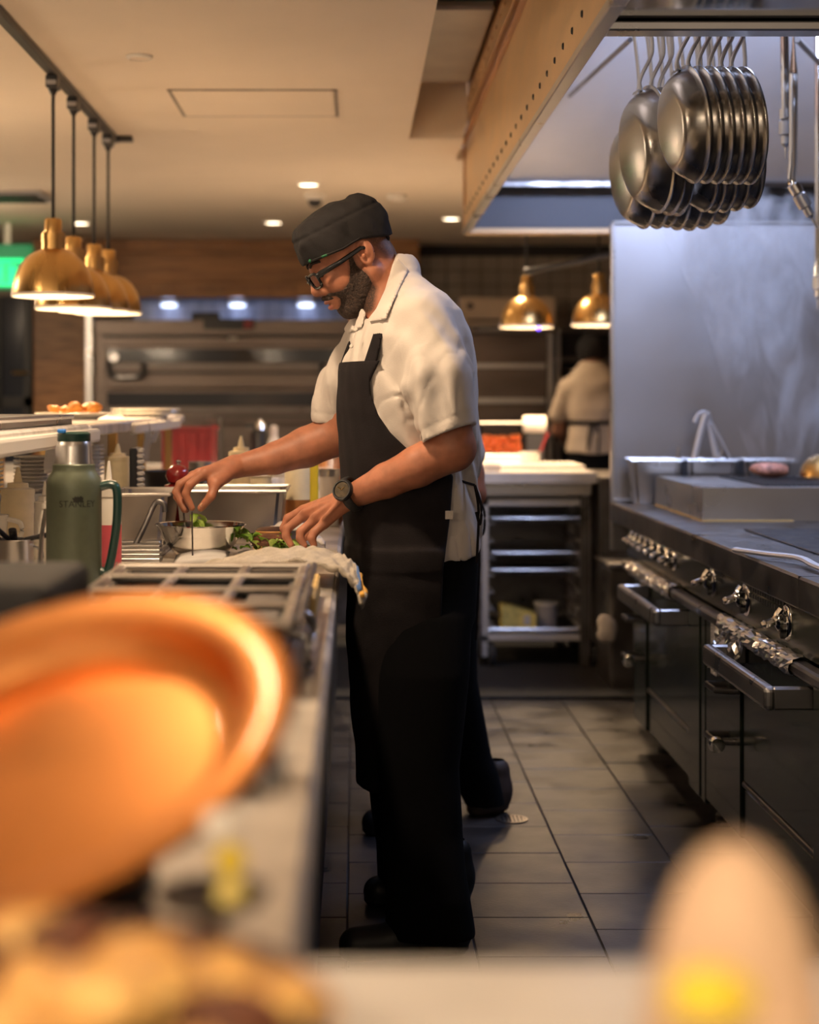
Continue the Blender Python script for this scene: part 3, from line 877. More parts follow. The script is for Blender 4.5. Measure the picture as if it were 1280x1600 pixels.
def knob(x, y, s, parent):
    X = RF + .022
    Y = X * F / (x - VX); z = P(x, y, Y).z
    c = Vector((X, Y, z))
    bz = lathe('knob_bezel', [(0, 0.006), (0.040 * s, 0.006), (0.046 * s, 0.002), (0.047 * s, 0.0)], c, 'chrome', parent, 20, axis=(-1, 0, 0))
    bm = bmesh.new()
    add_lathe(bm, [(0.020 * s, 0.004), (0.021 * s, 0.022), (0.012 * s, 0.028), (0.0, 0.029)], c, 16, axis=(-1, 0, 0))
    add_tube(bm, smooth_path([c + Vector((-.014, 0, .034 * s)), c + Vector((-.024 * s, 0, .020 * s)), c + Vector((-.030 * s, 0, .004 * s)), c + Vector((-.064 * s, 0, -.006 * s))], 4), [0.008 * s] * 6 + [0.011 * s] * 4 + [0.010 * s] * 2 + [0.006 * s], 8)
    from_bm('lever', bm, 'chrome', bz, smooth=True)
    lathe('pilot_button', [(0.010 * s, 0.004), (0.010 * s, 0.014), (0, 0.016)], c + Vector((-.002, 0, -.030 * s)), 'black_metal', bz, 12, axis=(-1, 0, 0))
for x, y in ((995, 842), (1001, 846), (1009, 850), (1018, 855), (1029, 860), (1040, 866), (1053, 873)):
    knob(x, y, 0.85, rg)
for x, y in ((1114, 909), (1166, 936), (1230, 973)):
    knob(x, y, 1.0, rg)
# vent holes under the slab edge: small square pieces in rows
hm = None
for y0, n in ((4.95, 7), (4.25, 14), (3.72, 4)):
    for k in range(n):
        for r in range(2):
            if hm is None:
                bm = bmesh.new(); add_box(bm, -.001, .001, -.009, .009, -.006, .006)
                v = from_bm('vent_slot', bm, 'black_rubber', None); v.parent = rg; hm = v.data
            else:
                v = bpy.data.objects.new('vent_slot', hm); COL.objects.link(v); v.parent = rg
            v.location = Vector((RF + .0205, y0 + .027 * k, 0.794 - .018 * r)) - Vector(rg.location)
def oven_door(y0, y1, ys, parent):
    """door between depths y0 < y1, latch stile from y1 to ys"""
    d = box('oven_door', RF + .012, RF + .058, y0, y1, 0.262, 0.648, 'enamel', parent, bevel=0.006)
    box('door_frame_rail', RF + .008, RF + .020, y0, y1, 0.250, 0.264, 'steel_dark', d, bevel=0.003)
    h0, h1, hx = y0 + .01, y1 - .02, RF - .105
    bm = bmesh.new()
    add_box(bm, hx, hx + .030, h0, h1, 0.586, 0.642, 0.012, seg=3)
    add_box(bm, hx + .02, RF + .012, h0, h0 + .024, 0.588, 0.641, 0.005)
    add_box(bm, hx + .02, RF + .012, h1 - .024, h1, 0.588, 0.641, 0.005)
    from_bm('handle', bm, 'handle_steel', d)
    box('lower_panel', RF + .014, RF + .058, y0, y1, 0.105, 0.245, 'enamel', parent, bevel=0.005)
    box('latch_stile', RF + .006, RF + .058, y1 + .012, ys, 0.105, 0.648, 'enamel', parent, bevel=0.005)
    for z, m in ((0.50, 'steel_dark'), (0.36, 'brass')):
        ym = y1 + .05
        l = tube('latch_arm', [(RF + .01, ym, z), (RF - .055, ym, z + .004), (RF - .058, ym + .10, z + .004), (RF + .01, ym + .11, z)], 0.006, 'steel_dark', parent, 8, flat=1.6)
        if m == 'brass':
            lathe('latch_roller', [(0, -.02), (0.020, -.018), (0.024, 0.0), (0.020, 0.018), (0, 0.02)], (RF - .050, ym + .002, z - .006), 'chrome', parent, 14, axis=(0, 1, 0))
oven_door(RY(1074), RY(1008), RY(988), rg)
oven_door(RY(1268), RY(1155), RY(1100), rg)
oven_door(2.35, 3.45, 3.80, rg)
for xa, xb in ((1091, 1074), (1100, 1094), (1282, 1268)):
    box('post', RF + .004, RF + .058, RY(xa), RY(xb), 0.09, 0.655, 'enamel', rg, bevel=0.004)
lb = box('serial_label', RF + .0005, RF + .0055, RY(1118), RY(1110.5), 0.50, 0.66, 'label_white', rg, bevel=0.001)
lettering('lettering', 'SAFOR OTI', 0.030, 'print_black', lambda u, v: Vector((RF - .0005, RY(1113) - v * .9 + .01, 0.585 + u * .8)), lb)
# cooking plate with rings
pl = box('flat_top', 1.24, 2.95, 2.6, 5.45, RT, RT + .006, 'cast_iron', rg, bevel=0.003)
for r in (0.10, 0.17):
    tube('ring_groove', [(1.74 + r * math.cos(a * math.pi / 18), 5.05 + r * math.sin(a * math.pi / 18), RT + .0062) for a in range(37)], 0.0025, 'steel_dark', pl, 6)
box('slab_joint', RF - .0006, 1.24, 4.02, 4.024, 0.81, RT + .0006, 'black_metal', rg, bevel=0)

# aluminium foil wrapped on the rail
def foil_wrap(label, y0, y1, rag, seed):
    t = thing('foil_wrap', (RF, (y0 + y1) / 2, 0.65), label, 'foil')
    rs = random.Random(seed)
    bm = bmesh.new(); rings = []
    n = int((y1 - y0) / .017)
    for i in range(n + 1):
        y = y0 + (y1 - y0) * i / n
        ring = []
        for k in range(20):
            a = 2 * math.pi * k / 20
            w = .026 + .004 * math.sin(i * 1.7 + k * .6) * math.sin(i * .43) + rs.uniform(-.0030, .0030)
            ring.append(bm.verts.new((RF + .001 + w * 1.12 * math.cos(a) * (1 if abs(math.cos(a)) < .8 else .97), y + rs.uniform(-.006, .006), 0.6715 + w * .92 * math.sin(a))))
        rings.append(ring)
    for A, B in zip(rings, rings[1:]):
        for k in range(20):
            bm.faces.new((A[k], A[(k + 1) % 20], B[(k + 1) % 20], B[k]))
    from_bm('wrapped_foil', bm, 'foil', t)
    if rag:
        bm = bmesh.new()
        nx, nz = 26, 10
        g = [[bm.verts.new((RF - .028 - .028 * (k / nz) ** 2 + rs.uniform(-.008, .008), y1 - .02 - (.34 * (1 - .42 * k / nz)) * i / nx + rs.uniform(-.006, .006),
                            0.665 - (.075 + .035 * math.sin(i * .55)) * k / nz + rs.uniform(-.006, .006))) for k in range(nz + 1)] for i in range(nx + 1)]
        for i in range(nx):
            for k in range(nz):
                bm.faces.new((g[i][k], g[i + 1][k], g[i + 1][k + 1], g[i][k + 1]))
        bmesh.ops.solidify(bm, geom=list(bm.faces), thickness=0.0012)
        from_bm('torn_flap', bm, 'foil', t)
foil_wrap('smooth strip of foil wrapped on the range rail under the row of small taps', RY(1056), RY(989), False, 2)
foil_wrap('crumpled torn foil wrapped on the range rail above the nearest oven handle', RY(1250), RY(1133), True, 5)

# steel splash panel at the end of the range
sp = thing('splash_panel', (2.0, 7.0, RT), 'tall brushed stainless splash panel behind the grill', 'panel')
SX0 = P(958, 0, 7.0).x; SZ = P(0, 350, 7.0).z
box('sheet', SX0, 3.05, 7.0, 7.03, RT - .2, SZ, 'steel_soft', sp, bevel=0.003)
box('edge_trim', SX0 - .008, SX0 + .006, 6.992, 7.035, RT - .2, SZ + .004, 'steel', sp, bevel=0.002)
box('top_trim', SX0, 3.05, 6.985, 7.035, SZ, SZ + .012, 'steel', sp, bevel=0.002)
box('foot_strip', SX0, 3.05, 6.96, 7.0, RT + .001, RT + .012, 'steel', sp, bevel=0.003)

# grill box
gx0, gy0, gy1, gz = 1.19, 5.84, 6.76, 1.002
gb = thing('char_grill', (1.9, 6.3, RT), 'steel box char grill with black grates on the range top', 'grill')
bm = bmesh.new()
W_ = .012
add_box(bm, gx0, 2.9, gy0, gy0 + W_, RT + .001, gz - W_)
add_box(bm, gx0, gx0 + W_, gy0 + W_, gy1 - W_, RT + .001, gz - W_)
add_box(bm, gx0, 2.9, gy1 - W_, gy1, RT + .001, gz - W_)
add_box(bm, gx0, 1.42, gy0, gy1, gz - W_, gz)
add_box(bm, 1.42, 2.9, gy0, gy0 + .10, gz - W_, gz)
add_box(bm, 1.42, 2.9, gy1 - .06, gy1, gz - W_, gz)
bmesh.ops.remove_doubles(bm, verts=bm.verts, dist=.0001)
from_bm('casing', bm, 'steel', gb)
box('fire_bed', 1.42, 2.9, gy0 + .10, gy1 - .06, gz - .05, gz - .03, 'black_metal', gb, bevel=0)
gm = None
for k in range(46):
    if gm is None:
        bm = bmesh.new(); add_box(bm, -.005, .005, -.377, .377, -.022, .004, .002)
        v = from_bm('grate_bar', bm, 'grill_black', None); v.parent = gb; gm = v.data
    else:
        v = bpy.data.objects.new('grate_bar', gm); COL.objects.link(v); v.parent = gb
    v.location = Vector((1.435 + .022 * k, (gy0 + gy1) / 2 + .02, gz)) - Vector(gb.location)
bm = bmesh.new()
add_box(bm, gx0 - .004, gx0 + .001, gy0, gy1, RT, RT + .005); add_box(bm, gx0, 1.50, gy0 - .004, gy0 + .001, RT, RT + .006)
from_bm('seal_strip', bm, 'caulk', gb)
c = P(1201, 738, 6.55)
tag(blob('steak', (c.x, 6.52, gz + .034), 0.075, 11, 'meat_pink', None, 3, 0.10, (1.0, .62, .40)), 'pink raw steak smoking on the black grill grates', 'meat')
c = P(1290, 742, 6.45)
cl = thing('cloche', (c.x, 6.45, gz + .004), 'brass coloured dome lid at the right end of the grill', 'lid')
lathe('dome', [(0.098, 0.0), (0.096, 0.02), (0.086, 0.05), (0.064, 0.076), (0.034, 0.090), (0, 0.094)], (c.x, 6.45, gz + .004), 'brass', cl, 32)
lathe('rim', [(0.098, 0.002), (0.110, 0.0), (0.110, 0.005), (0.097, 0.008)], (c.x, 6.45, gz + .004), 'steel_dark', cl, 32)
lathe('knob', [(0.010, 0.09), (0.010, 0.10), (0.018, 0.106), (0.014, 0.118), (0, 0.12)], (c.x, 6.45, gz + .004), 'steel', cl, 14)

def bin_pan(name, x0, x1, y0, y1, z0, z1, label, m='steel', lip=0.010, group=None, taper=0.015, wall=0.003):
    """open rectangular food pan with rolled lip"""
    t = thing(name, ((x0 + x1) / 2, (y0 + y1) / 2, z0), label, 'food pan', group)
    bm = bmesh.new()
    def ring(i, z, tp): return [bm.verts.new((a, b, z)) for a, b in ((x0 + i + tp, y0 + i + tp), (x1 - i - tp, y0 + i + tp), (x1 - i - tp, y1 - i - tp), (x0 + i + tp, y1 - i - tp))]
    rs = [ring(0, z0, taper), ring(0, z1, 0), ring(wall, z1, 0), ring(wall, z0 + wall, taper)]
    for A, B in zip(rs, rs[1:]):
        for k in range(4): bm.faces.new((A[k], A[(k + 1) % 4], B[(k + 1) % 4], B[k]))
    bm.faces.new(rs[0]); bm.faces.new(list(reversed(rs[3])))
    bmesh.ops.bevel(bm, geom=[e for e in bm.edges if abs(e.verts[0].co.z - e.verts[1].co.z) > .01], offset=min(.018, (x1 - x0) * .1), segments=3, affect='EDGES')
    from_bm('body', bm, m, t, smooth=True)
    bm = bmesh.new()
    add_tube(bm, [(x0 - lip / 2, y0 - lip / 2, z1), (x1 + lip / 2, y0 - lip / 2, z1), (x1 + lip / 2, y1 + lip / 2, z1), (x0 - lip / 2, y1 + lip / 2, z1), (x0 - lip / 2, y0 - lip / 2, z1)], lip * .55, 6)
    from_bm('rolled_lip', bm, m, t)
    return t
bl = ['steel food pan on range top at the left end behind the grill', 'steel food pan behind the grill holding the tongs', 'steel food pan behind the grill nearest the steak']
for k in range(3):
    x0 = P(983, 0, 6.88).x + k * .224
    b = bin_pan('food_pan', x0, x0 + .195, 6.805, 6.945, RT + .001, 1.062, bl[k], group='steel pans behind the grill')
    if k < 2:
        box('clip', x0 + .196, x0 + .222, 6.795, 6.80, 1.0, 1.06, 'black_rubber', b, bevel=0.002)
tg = thing('tongs', P(1110, 712, 6.87), 'steel tongs standing open side up in a food pan', 'tongs')
tube('arm', smooth_path([P(1084, 725, 6.86), P(1094, 680, 6.86), P(1103, 648, 6.86)], 4), 0.013, 'steel_pale', tg, 8, flat=.35, up=(0, 1, 0))
tube('arm', smooth_path([P(1122, 725, 6.88), P(1113, 680, 6.88), P(1106, 647, 6.87)], 4), 0.013, 'steel_pale', tg, 8, flat=.35, up=(0, 1, 0))
tube('spring_bow', smooth_path([P(1086, 660, 6.87), P(1091, 649, 6.87), P(1100, 645, 6.87), P(1108, 648, 6.87)], 4), 0.011, 'steel_pale', tg, 8, flat=.5, up=(0, 1, 0))
tube('locking_pull', [P(1113, 662, 6.87), P(1128, 690, 6.87), P(1140, 716, 6.87)], 0.006, 'steel_pale', tg)
tube('scallop', [P(1122, 716, 6.88), P(1130, 704, 6.88), P(1137, 718, 6.88)], 0.006, 'steel', tg)
tag(tube('utensil_handle', [P(1058, 722, 6.86), P(1061, 698, 6.86)], 0.006, 'steel', None), 'short steel handle poking out of the leftmost food pan', 'utensil')
# flipper on the flat top whose handle reaches towards the aisle
fl = thing('fry_spatula', (1.3, 4.6, RT), 'long steel fry spatula, handle lying over the range top edge', 'spatula')
hp = smooth_path([PZ(1150, 859, RT + .012), PZ(1200, 866, RT + .016), PZ(1250, 872, RT + .018), PZ(1285, 888, RT + .014), (1.16, 3.70, RT + .010)], 5)
tube('handle', hp, 0.012, 'steel_pale', fl, 8, flat=.6)
box('blade', 1.11, 1.22, 3.45, 3.71, RT + .007, RT + .010, 'steel', fl, bevel=0.001)

# ------------------------------------------------------------------ hanging frying pans
def pan_proto(R):
    t = thing('frying_pan', (0, 0, 0), 'x', 'frying pan')
    k = R / 0.14
    # axis +Z of the pan = outward normal of its base; rim at z = 0, base at z = depth
    d = 0.050 * k
    prof = [(0.0, d), (0.090 * k, d), (0.099 * k, d - .002 * k), (0.108 * k, d - .007 * k), (0.118 * k, d - .016 * k), (0.127 * k, d - .029 * k), (0.133 * k, 0.010 * k), (0.137 * k, 0.003), (0.1435 * k, 0.0), (0.1435 * k, -.003),
            (0.135 * k, -.002), (0.123 * k, 0.013 * k), (0.110 * k, d - .018 * k), (0.094 * k, d - .006 * k), (0, d - .005)]
    lathe('body', prof, (0, 0, 0), 'steel_pan', t, 44)
    r0 = 0.133 * k
    h = tube('handle', smooth_path([(0, r0, 0.012 * k), (0, r0 + .022, 0.014), (0, r0 + .05, 0.000), (0, r0 + .085, -.024), (0, r0 + .12, -.034), (0, r0 + .24, -.036), (0, r0 + .29, -.034)], 3),
             [0.013, 0.012, 0.011, .009, .009, .009] + [0.0095] * 13, 'steel', t, 8, flat=.55, up=(0, 0, 1))
    for s in (-1, 1):
        lathe('rivet', [(0, .004), (.006, .003), (.008, 0)], (s * .012, r0 - .002, 0.022 * k), 'steel', t, 8, axis=(0, .75, .6))
    return t
AX = Vector((-0.90, -0.36, 0.02)).normalized()      # where the pan bases face
def place_pan(t, c, tilt=0.0, ax=None):
    z = (ax or AX).normalized()
    y = Vector((0, 0, 1)); y = (y - z * y.dot(z)).normalized()
    if tilt: y = (Matrix.Rotation(tilt, 3, z) @ y)
    x = y.cross(z)
    M = Matrix((x, y, z)).transposed().to_4x4()
    t.matrix_world = Matrix.Translation(c) @ M
pr1 = pan_proto(0.14); pr2 = pan_proto(0.166)
ordn = ['first', 'second', 'third', 'fourth', 'fifth', 'sixth', 'seventh', 'eighth']
pr3 = pan_proto(0.156)
ROWS = (('front', 4.16, [(pr1, 1077.5 + 17.2 * k, 195 + .4 * k) for k in range(6)]),
        ('middle', 4.53, [(pr2, 1020, 234), (pr2, 1037, 237), (pr2, 1050, 238)] + [(pr1, x, y) for x, y in ((1093, 247), (1106, 249), (1123, 248), (1142, 246), (1163, 242))]),
        ('rear', 4.93, [(pr3, x, y - 84) for x, y in ((998, 356), (1019, 356), (1035, 354), (1051, 358), (1070, 359), (1092, 356), (1115, 349))]))
used = set(); ROD = []
for nm, Y, L in ROWS:
    for k, (pr, x, y) in enumerate(L):
        if id(pr) not in used:
            t = pr; used.add(id(pr))
        else:
            t = dup(pr)
        place_pan(t, P(x, y, Y), random.uniform(-.02, .02), Vector((-.985, -.14, -.12)))
        tag(t, '%s from left of the steel frying pans in the %s hanging row' % (ordn[k], nm), 'frying pan', 'steel frying pans hanging under the hood')
    ROD.append((Y, P(0, L[0][2], Y).z))
pk = thing('pan_rack', (1.2, 4.5, 2.33), 'steel rods under the hood that the frying pans hang from', 'rack')
for (Y, z), hi in zip(ROD, (0.405, 0.435, 0.428)):
    tube('rod', [(0.55, Y + .02, z + hi), (2.0, Y + .02, z + hi)], 0.007, 'steel', pk)
for x in (0.62, 1.93):
    tube('hanger_rod', [(x, 4.5, 2.90), (x, 4.5, 2.41)], 0.008, 'steel', pk)
    tube('side_rod', [(x, 4.0, 2.395), (x, 5.1, 2.395)], 0.008, 'steel', pk)

# ------------------------------------------------------------------ far pass counter and what is under and on it
CZT = 0.956
fp = thing('pass_counter', (0.1, 8.8, 0.0), 'marble topped steel pass counter under the far brass lamps', 'counter')
box('marble_top', -2.4, 1.16, 8.18, 9.4, CZT - .055, CZT, 'marble', fp, bevel=0.005)
box('steel_apron', -2.4, 1.14, 8.22, 9.35, CZT - .115, CZT - .055, 'steel', fp, bevel=0.003)
box('back_sheet', -2.4, 1.14, 8.98, 9.02, 0.12, CZT - .115, 'steel_dark', fp, bevel=0.003)
box('end_cabinet', 1.165, 1.38, 8.1, 9.0, 0.10, CZT - .02, 'steel_dark', fp, bevel=0.003)
for x in (-2.3, -0.6, 0.555, 1.09):
    box('leg', x, x + .045, 8.25, 8.295, 0, CZT - .115, 'steel_dark', fp, bevel=0.004)
box('rear_leg', -2.3, -2.25, 8.95, 8.98, 0, .12, 'steel_dark', fp, bevel=0.004)
box('rear_leg', 1.05, 1.10, 8.95, 8.98, 0, .12, 'steel_dark', fp, bevel=0.004)
tag(box('marble_slab', P(757, 0, 8.5).x, 1.16, 8.60, 9.1, CZT + .001, CZT + .018, 'marble', None, bevel=0.004), 'pale marble slab lit brightly on the far pass counter', 'slab')
tag(box('folded_cloth', P(754, 0, 8.4).x, P(782, 0, 8.4).x, 8.32, 8.58, CZT + .001, CZT + .036, 'linen', None, bevel=0.012, seg=3), 'folded white cloth at the end of the far pass behind the cook', 'cloth')

# sheet-pan trolley
c0, c1, cy0, cy1 = P(752, 0, 8.27).x, P(924, 0, 8.27).x, 8.27, 8.92
cw = thing('pan_trolley', ((c0 + c1) / 2, 8.6, 0.0), 'low aluminium sheet pan trolley on black castors under the far pass', 'trolley')
PB = .037
for x in (c0, c1 - PB):
    for y in (cy0, cy1 - PB):
        box('upright', x, x + PB, y, y + PB, 0.135, 0.822, 'steel_pale', cw, bevel=0.004)
        fx = x + PB / 2; fy = y + PB / 2
        box('castor_fork', fx - .016, fx + .016, fy - .012, fy + .03, 0.055, 0.135, 'steel_pale', cw, bevel=0.004)
        lathe('castor_wheel', [(0, -.016), (0.058, -.016), (0.064, -.008), (0.064, .008), (0.058, .016), (0, .016)], (fx + .022, fy + .02, 0.066), 'black_rubber', cw, 22, axis=(1, .35, 0))
bm = bmesh.new()
add_box(bm, c0, c1, cy0, cy0 + PB, 0.788, 0.826, .004); add_box(bm, c0, c1, cy1 - PB, cy1, 0.788, 0.826, .004)
add_box(bm, c0, c0 + PB, cy0, cy1, 0.788, 0.826, .004); add_box(bm, c1 - PB, c1, cy0, cy1, 0.788, 0.826, .004)
from_bm('top_frame', bm, 'steel_pale', cw)
box('base_rail', c0, c1, cy0, cy0 + .03, 0.135, 0.165, 'steel_pale', cw, bevel=0.003)
box('base_rail', c0, c1, cy1 - .03, cy1, 0.135, 0.165, 'steel_pale', cw, bevel=0.003)
for z in (0.20, 0.283, 0.366, 0.449, 0.532, 0.615, 0.70):
    for x in (c0 + PB, c1 - PB - .030):
        box('runner', x, x + .030, cy0 + .01, cy1 - .01, z, z + .004, 'steel_pale', cw, bevel=0.001)
def sheet_pan(z, label, x0=None, x1=None):
    x0 = x0 or c0 + PB + .004; x1 = x1 or c1 - PB - .004
    t = thing('sheet_pan', ((x0 + x1) / 2, 8.6, z), label, 'sheet pan', 'sheet pans in the trolley')
    box('floor_sheet', x0 + .02, x1 - .02, cy0 + .03, cy1 - .05, z, z + .003, 'steel_dark', t, bevel=0)
    bm = bmesh.new()
    add_tube(bm, [(x0 + .012, cy0 + .02, z + .022), (x1 - .012, cy0 + .02, z + .022), (x1 - .012, cy1 - .04, z + .022), (x0 + .012, cy1 - .04, z + .022), (x0 + .012, cy0 + .02, z + .022)], .010, 6)
    from_bm('rim', bm, 'steel', t)
sheet_pan(0.705, 'topmost sheet pan in the trolley'); sheet_pan(0.537, 'middle sheet pan in the trolley, the upper of a close pair')
sheet_pan(0.454, 'sheet pan in the trolley, the lower of a close pair'); sheet_pan(0.166, 'bottom sheet pan in the trolley holding a yellow carton', c0 + .01, c1 - .01)
p0 = P(784, 0, 8.45).x; p1 = P(837, 0, 8.45).x
yc = thing('carton', ((p0 + p1) / 2, 8.5, .17), 'yellow and white carton lying in the bottom of the trolley', 'carton')
prism('box_body', [(p0, 8.42, .170), (p1, 8.42, .170), (p1, 8.42, .245), (p0 + .05, 8.42, .282), (p0, 8.42, .285)], (0, .16, 0), 'yellow_carton', yc)
box('printed_patch', p1 - .06, p1 - .03, 8.417, 8.421, .195, .24, 'label_white', yc, bevel=0)
p0 = P(836, 0, 8.5).x; p1 = P(876, 0, 8.5).x
tb = thing('deli_tub', ((p0 + p1) / 2, 8.55, .17), 'grey plastic tub beside the yellow carton in the trolley', 'tub')
lathe('tub_body', [(0, 0), (.050, 0), (.058, .11), (.055, .11), (.048, .004), (0, .004)], ((p0 + p1) / 2, 8.55, .170), 'gray_plastic', tb, 24)
lathe('lid', [(.058, .108), (.064, .110), (.064, .124), (.058, .126), (0, .126)], ((p0 + p1) / 2, 8.55, .170), 'white_plastic', tb, 24)
tag(blob('cloth_scrap', P(866, 992, 8.5) + Vector((.06, -.08, -.002)), .045, 5, 'blue_tag', None, 2, .15, (1.2, .6, .18)), 'blue scrap of cloth lying in the bottom trolley pan', 'cloth')
# bin with a bag behind the trolley's right side
bn = thing('waste_bin', (1.29, 7.75, 0), 'dark steel bin with white bag between trolley and range', 'bin')
bx0, bx1 = P(930, 0, 7.9).x, P(965, 0, 7.9).x + .05
box('bin_body', bx0 + .03, bx1 + .1, 7.62, 8.05, .0, .55, 'steel_dark', bn, bevel=0.01)
box('bin_rim', bx0 + .02, bx1 + .11, 7.61, 8.06, .54, .57, 'steel_dark', bn, bevel=0.006)
blob('bag', (P(948, 985, 7.6).x, 7.60, P(948, 985, 7.6).z), .062, 4, 'cloth_towel_grey', bn, 3, .25, (.75, .35, 1.0))

tag(box('floor_mat', -0.6, 1.40, 7.42, 9.3, 0.001, 0.014, 'mat_rubber', None, bevel=0.004), 'black rubber mat on the floor under the trolley', 'mat')
fd = thing('floor_drain', PZ(800, 1281, 0), 'round steel floor drain grate in the tiles', 'drain')
c = PZ(800, 1281, 0.0)
lathe('ring', [(0.042, .001), (0.042, .004), (0.050, .004), (0.050, .001)], c, 'steel_mid', fd, 24)
for k in range(7):
    x = -.036 + .012 * k; L = math.sqrt(max(.042 ** 2 - x * x, 1e-5))
    box('bar', c.x + x - .0032, c.x + x + .0032, c.y - L, c.y + L, .001, .0035, 'steel_mid', fd, bevel=0)

# things on the far pass counter
def P_on(x, Y, z): return Vector(((x - VX) * Y / F, Y, z))
x0, x1 = P(750, 0, 9.2).x, P(815, 0, 9.2).x
ct = thing('clear_bin', ((x0 + x1) / 2, 9.2, CZT), 'clear bin of chopped red tomatoes behind the cook', 'bin')
z0 = CZT + .06
box('bin_wall', x0, x1, 9.14, 9.145, z0, z0 + .16, 'acrylic', ct, bevel=0.001)
box('bin_wall', x0, x0 + .005, 9.145, 9.38, z0, z0 + .16, 'acrylic', ct, bevel=0.001)
box('bin_wall', x1 - .005, x1, 9.145, 9.38, z0, z0 + .16, 'acrylic', ct, bevel=0.001)
box('bin_rim', x0 - .008, x1 + .008, 9.13, 9.385, z0 + .16, z0 + .168, 'white_plastic', ct, bevel=0.002)
tag(box('white_tray', x0 - .01, x1 + .02, 9.12, 9.39, CZT + .001, z0 - .001, 'china', None, bevel=0.008), 'white tray under the clear bin of tomatoes', 'tray')
rs = random.Random(3)
for k in range(42):
    i, j = k % 7, k // 7
    tag(blob('tomato_piece', (x0 + .022 + i * (x1 - x0 - .044) / 6 + rs.uniform(-.004, .004), 9.165 + (j % 2) * .06, z0 + .021 + (j // 2) * .030 + rs.uniform(-.003, .006)), .019, k, 'tomato', None, 1, .25),
        'chopped red tomato piece in the clear bin', 'tomato', 'tomato pieces in the clear bin')
c = P_on(835, 9.25, CZT)
pt = thing('paper_roll', c, 'pale paper roll lying right of the clear tomato bin', 'roll')
lathe('roll', [(0.010, -.06), (.045, -.06), (.048, -.055), (.048, .055), (.045, .06), (.010, .06)], c + Vector((0, 0, .215)), 'linen', pt, 22, axis=(1, 0, 0))
box('stand', c.x - .05, c.x + .05, 9.22, 9.28, CZT + .001, CZT + .17, 'black_metal', pt, bevel=0.006)
c = P_on(829, 8.95, CZT)
sg = thing('small_saucepan', c, 'small steel pan with a red handle on the far pass', 'saucepan')
lathe('pan', [(0, .001), (.045, .001), (.055, .06), (.052, .06), (.043, .006), (0, .006)], c + Vector((0, 0, .018)), 'steel', sg, 22)
tube('handle', [c + Vector((.05, 0, .075)), P(857, 676, 8.95)], 0.011, 'red_plastic', sg, 8, flat=.6)
# ------------------------------------------------------------------ deck oven at the back
OV0, OV1, OY = P(146, 0, 12.0).x, 0.45, 12.0
ov = thing('deck_oven', (-.6, 12.0, 0), 'wide brown steel double deck oven with black U handles', 'oven')
OZ = lambda y: P(0, y, OY).z
box('carcass', OV0, OV1, OY + .03, 12.85, 0.45, OZ(500), 'oven_steel', ov, bevel=0.005)
for x in (OV0 + .02, OV1 - .10):
    box('leg', x, x + .08, OY + .08, OY + .16, 0, .45, 'oven_steel', ov, bevel=0.005)
    box('leg', x, x + .08, 12.7, 12.78, 0, .45, 'oven_steel', ov, bevel=0.005)
box('header', OV0, OV1, OY, OY + .03, OZ(523), OZ(500), 'oven_steel', ov, bevel=0.004)
box('ledge', OV0 + .06, OV1, OY - .03, OY + .03, OZ(527), OZ(523), 'black_metal', ov, bevel=0.003)
box('vent_strip', OV0 + .06, OV1, OY, OY + .03, OZ(540), OZ(527), 'oven_steel', ov, bevel=0.003)
np_ = box('nameplate', P(318, 0, OY).x, P(398, 0, OY).x, OY - .012, OY - .001, OZ(515), OZ(498), 'black_plastic', ov, bevel=0.002)
box('red_mark', P(381, 0, OY).x, P(395, 0, OY).x, OY - .0145, OY - .0125, OZ(513), OZ(500), 'red_plastic', np_, bevel=0.001)
box('badge', P(357, 0, OY).x, P(371, 0, OY).x, OY - .008, OY - .001, OZ(530.5), OZ(526), 'white_plastic', ov, bevel=0.002)
for ya, yb, nm in ((540, 606, 1), (608, 662, 2)):
    dd = box('deck_door', P(164, 0, OY).x, OV1 - .03, OY - .025, OY + .03, OZ(yb), OZ(ya), 'oven_steel', ov, bevel=0.006)
    box('window', P(168, 0, OY).x, OV1 - .06, OY - .032, OY - .026, OZ(ya + 27), OZ(ya + 5), 'oven_glass', dd, bevel=0.002)
    box('window_bead', P(166, 0, OY).x, OV1 - .05, OY - .040, OY - .026, OZ(ya + 34), OZ(ya + 30), 'steel_dark', dd, bevel=0.003)
    box('bottom_lip', P(166, 0, OY).x, OV1 - .05, OY - .046, OY - .026, OZ(ya + 44), OZ(ya + 40), 'black_metal', dd, bevel=0.003)
    if nm == 1:
        for xa, xb in ((170, 224), (503, 560)):
            tube('handle', smooth_path([P(xa, 566, OY - .04), P(xa + 1, 582, OY - .10), P(xa + 10, 590, OY - .10), P(xb - 10, 590, OY - .10), P(xb - 1, 582, OY - .10), P(xb, 568, OY - .04)], 4), 0.018, 'black_plastic', dd, 8)
        lathe('thermometer', [(0, .012), (.03, .012), (.036, 0)], P(178, 558, OY - .033), 'steel', dd, 16, axis=(0, -1, 0))
box('lower_panel', OV0 + .04, OV1, OY, OY + .03, 0.46, OZ(664), 'oven_steel', ov, bevel=0.004)
tag(box('oven_side_post', P(133, 0, 11.95).x, P(144, 0, 11.95).x, 11.95, 12.05, 0, OZ(486), 'steel', None, bevel=0.004), 'bright steel post between the wooden pier and the oven', 'post')
tag(box('dark_case', P(300, 0, 12.3).x, P(345, 0, 12.3).x, 12.25, 12.45, OZ(500) + .001, OZ(485), 'black_plastic', None, bevel=0.012), 'small dark case lying on top of the oven', 'case')

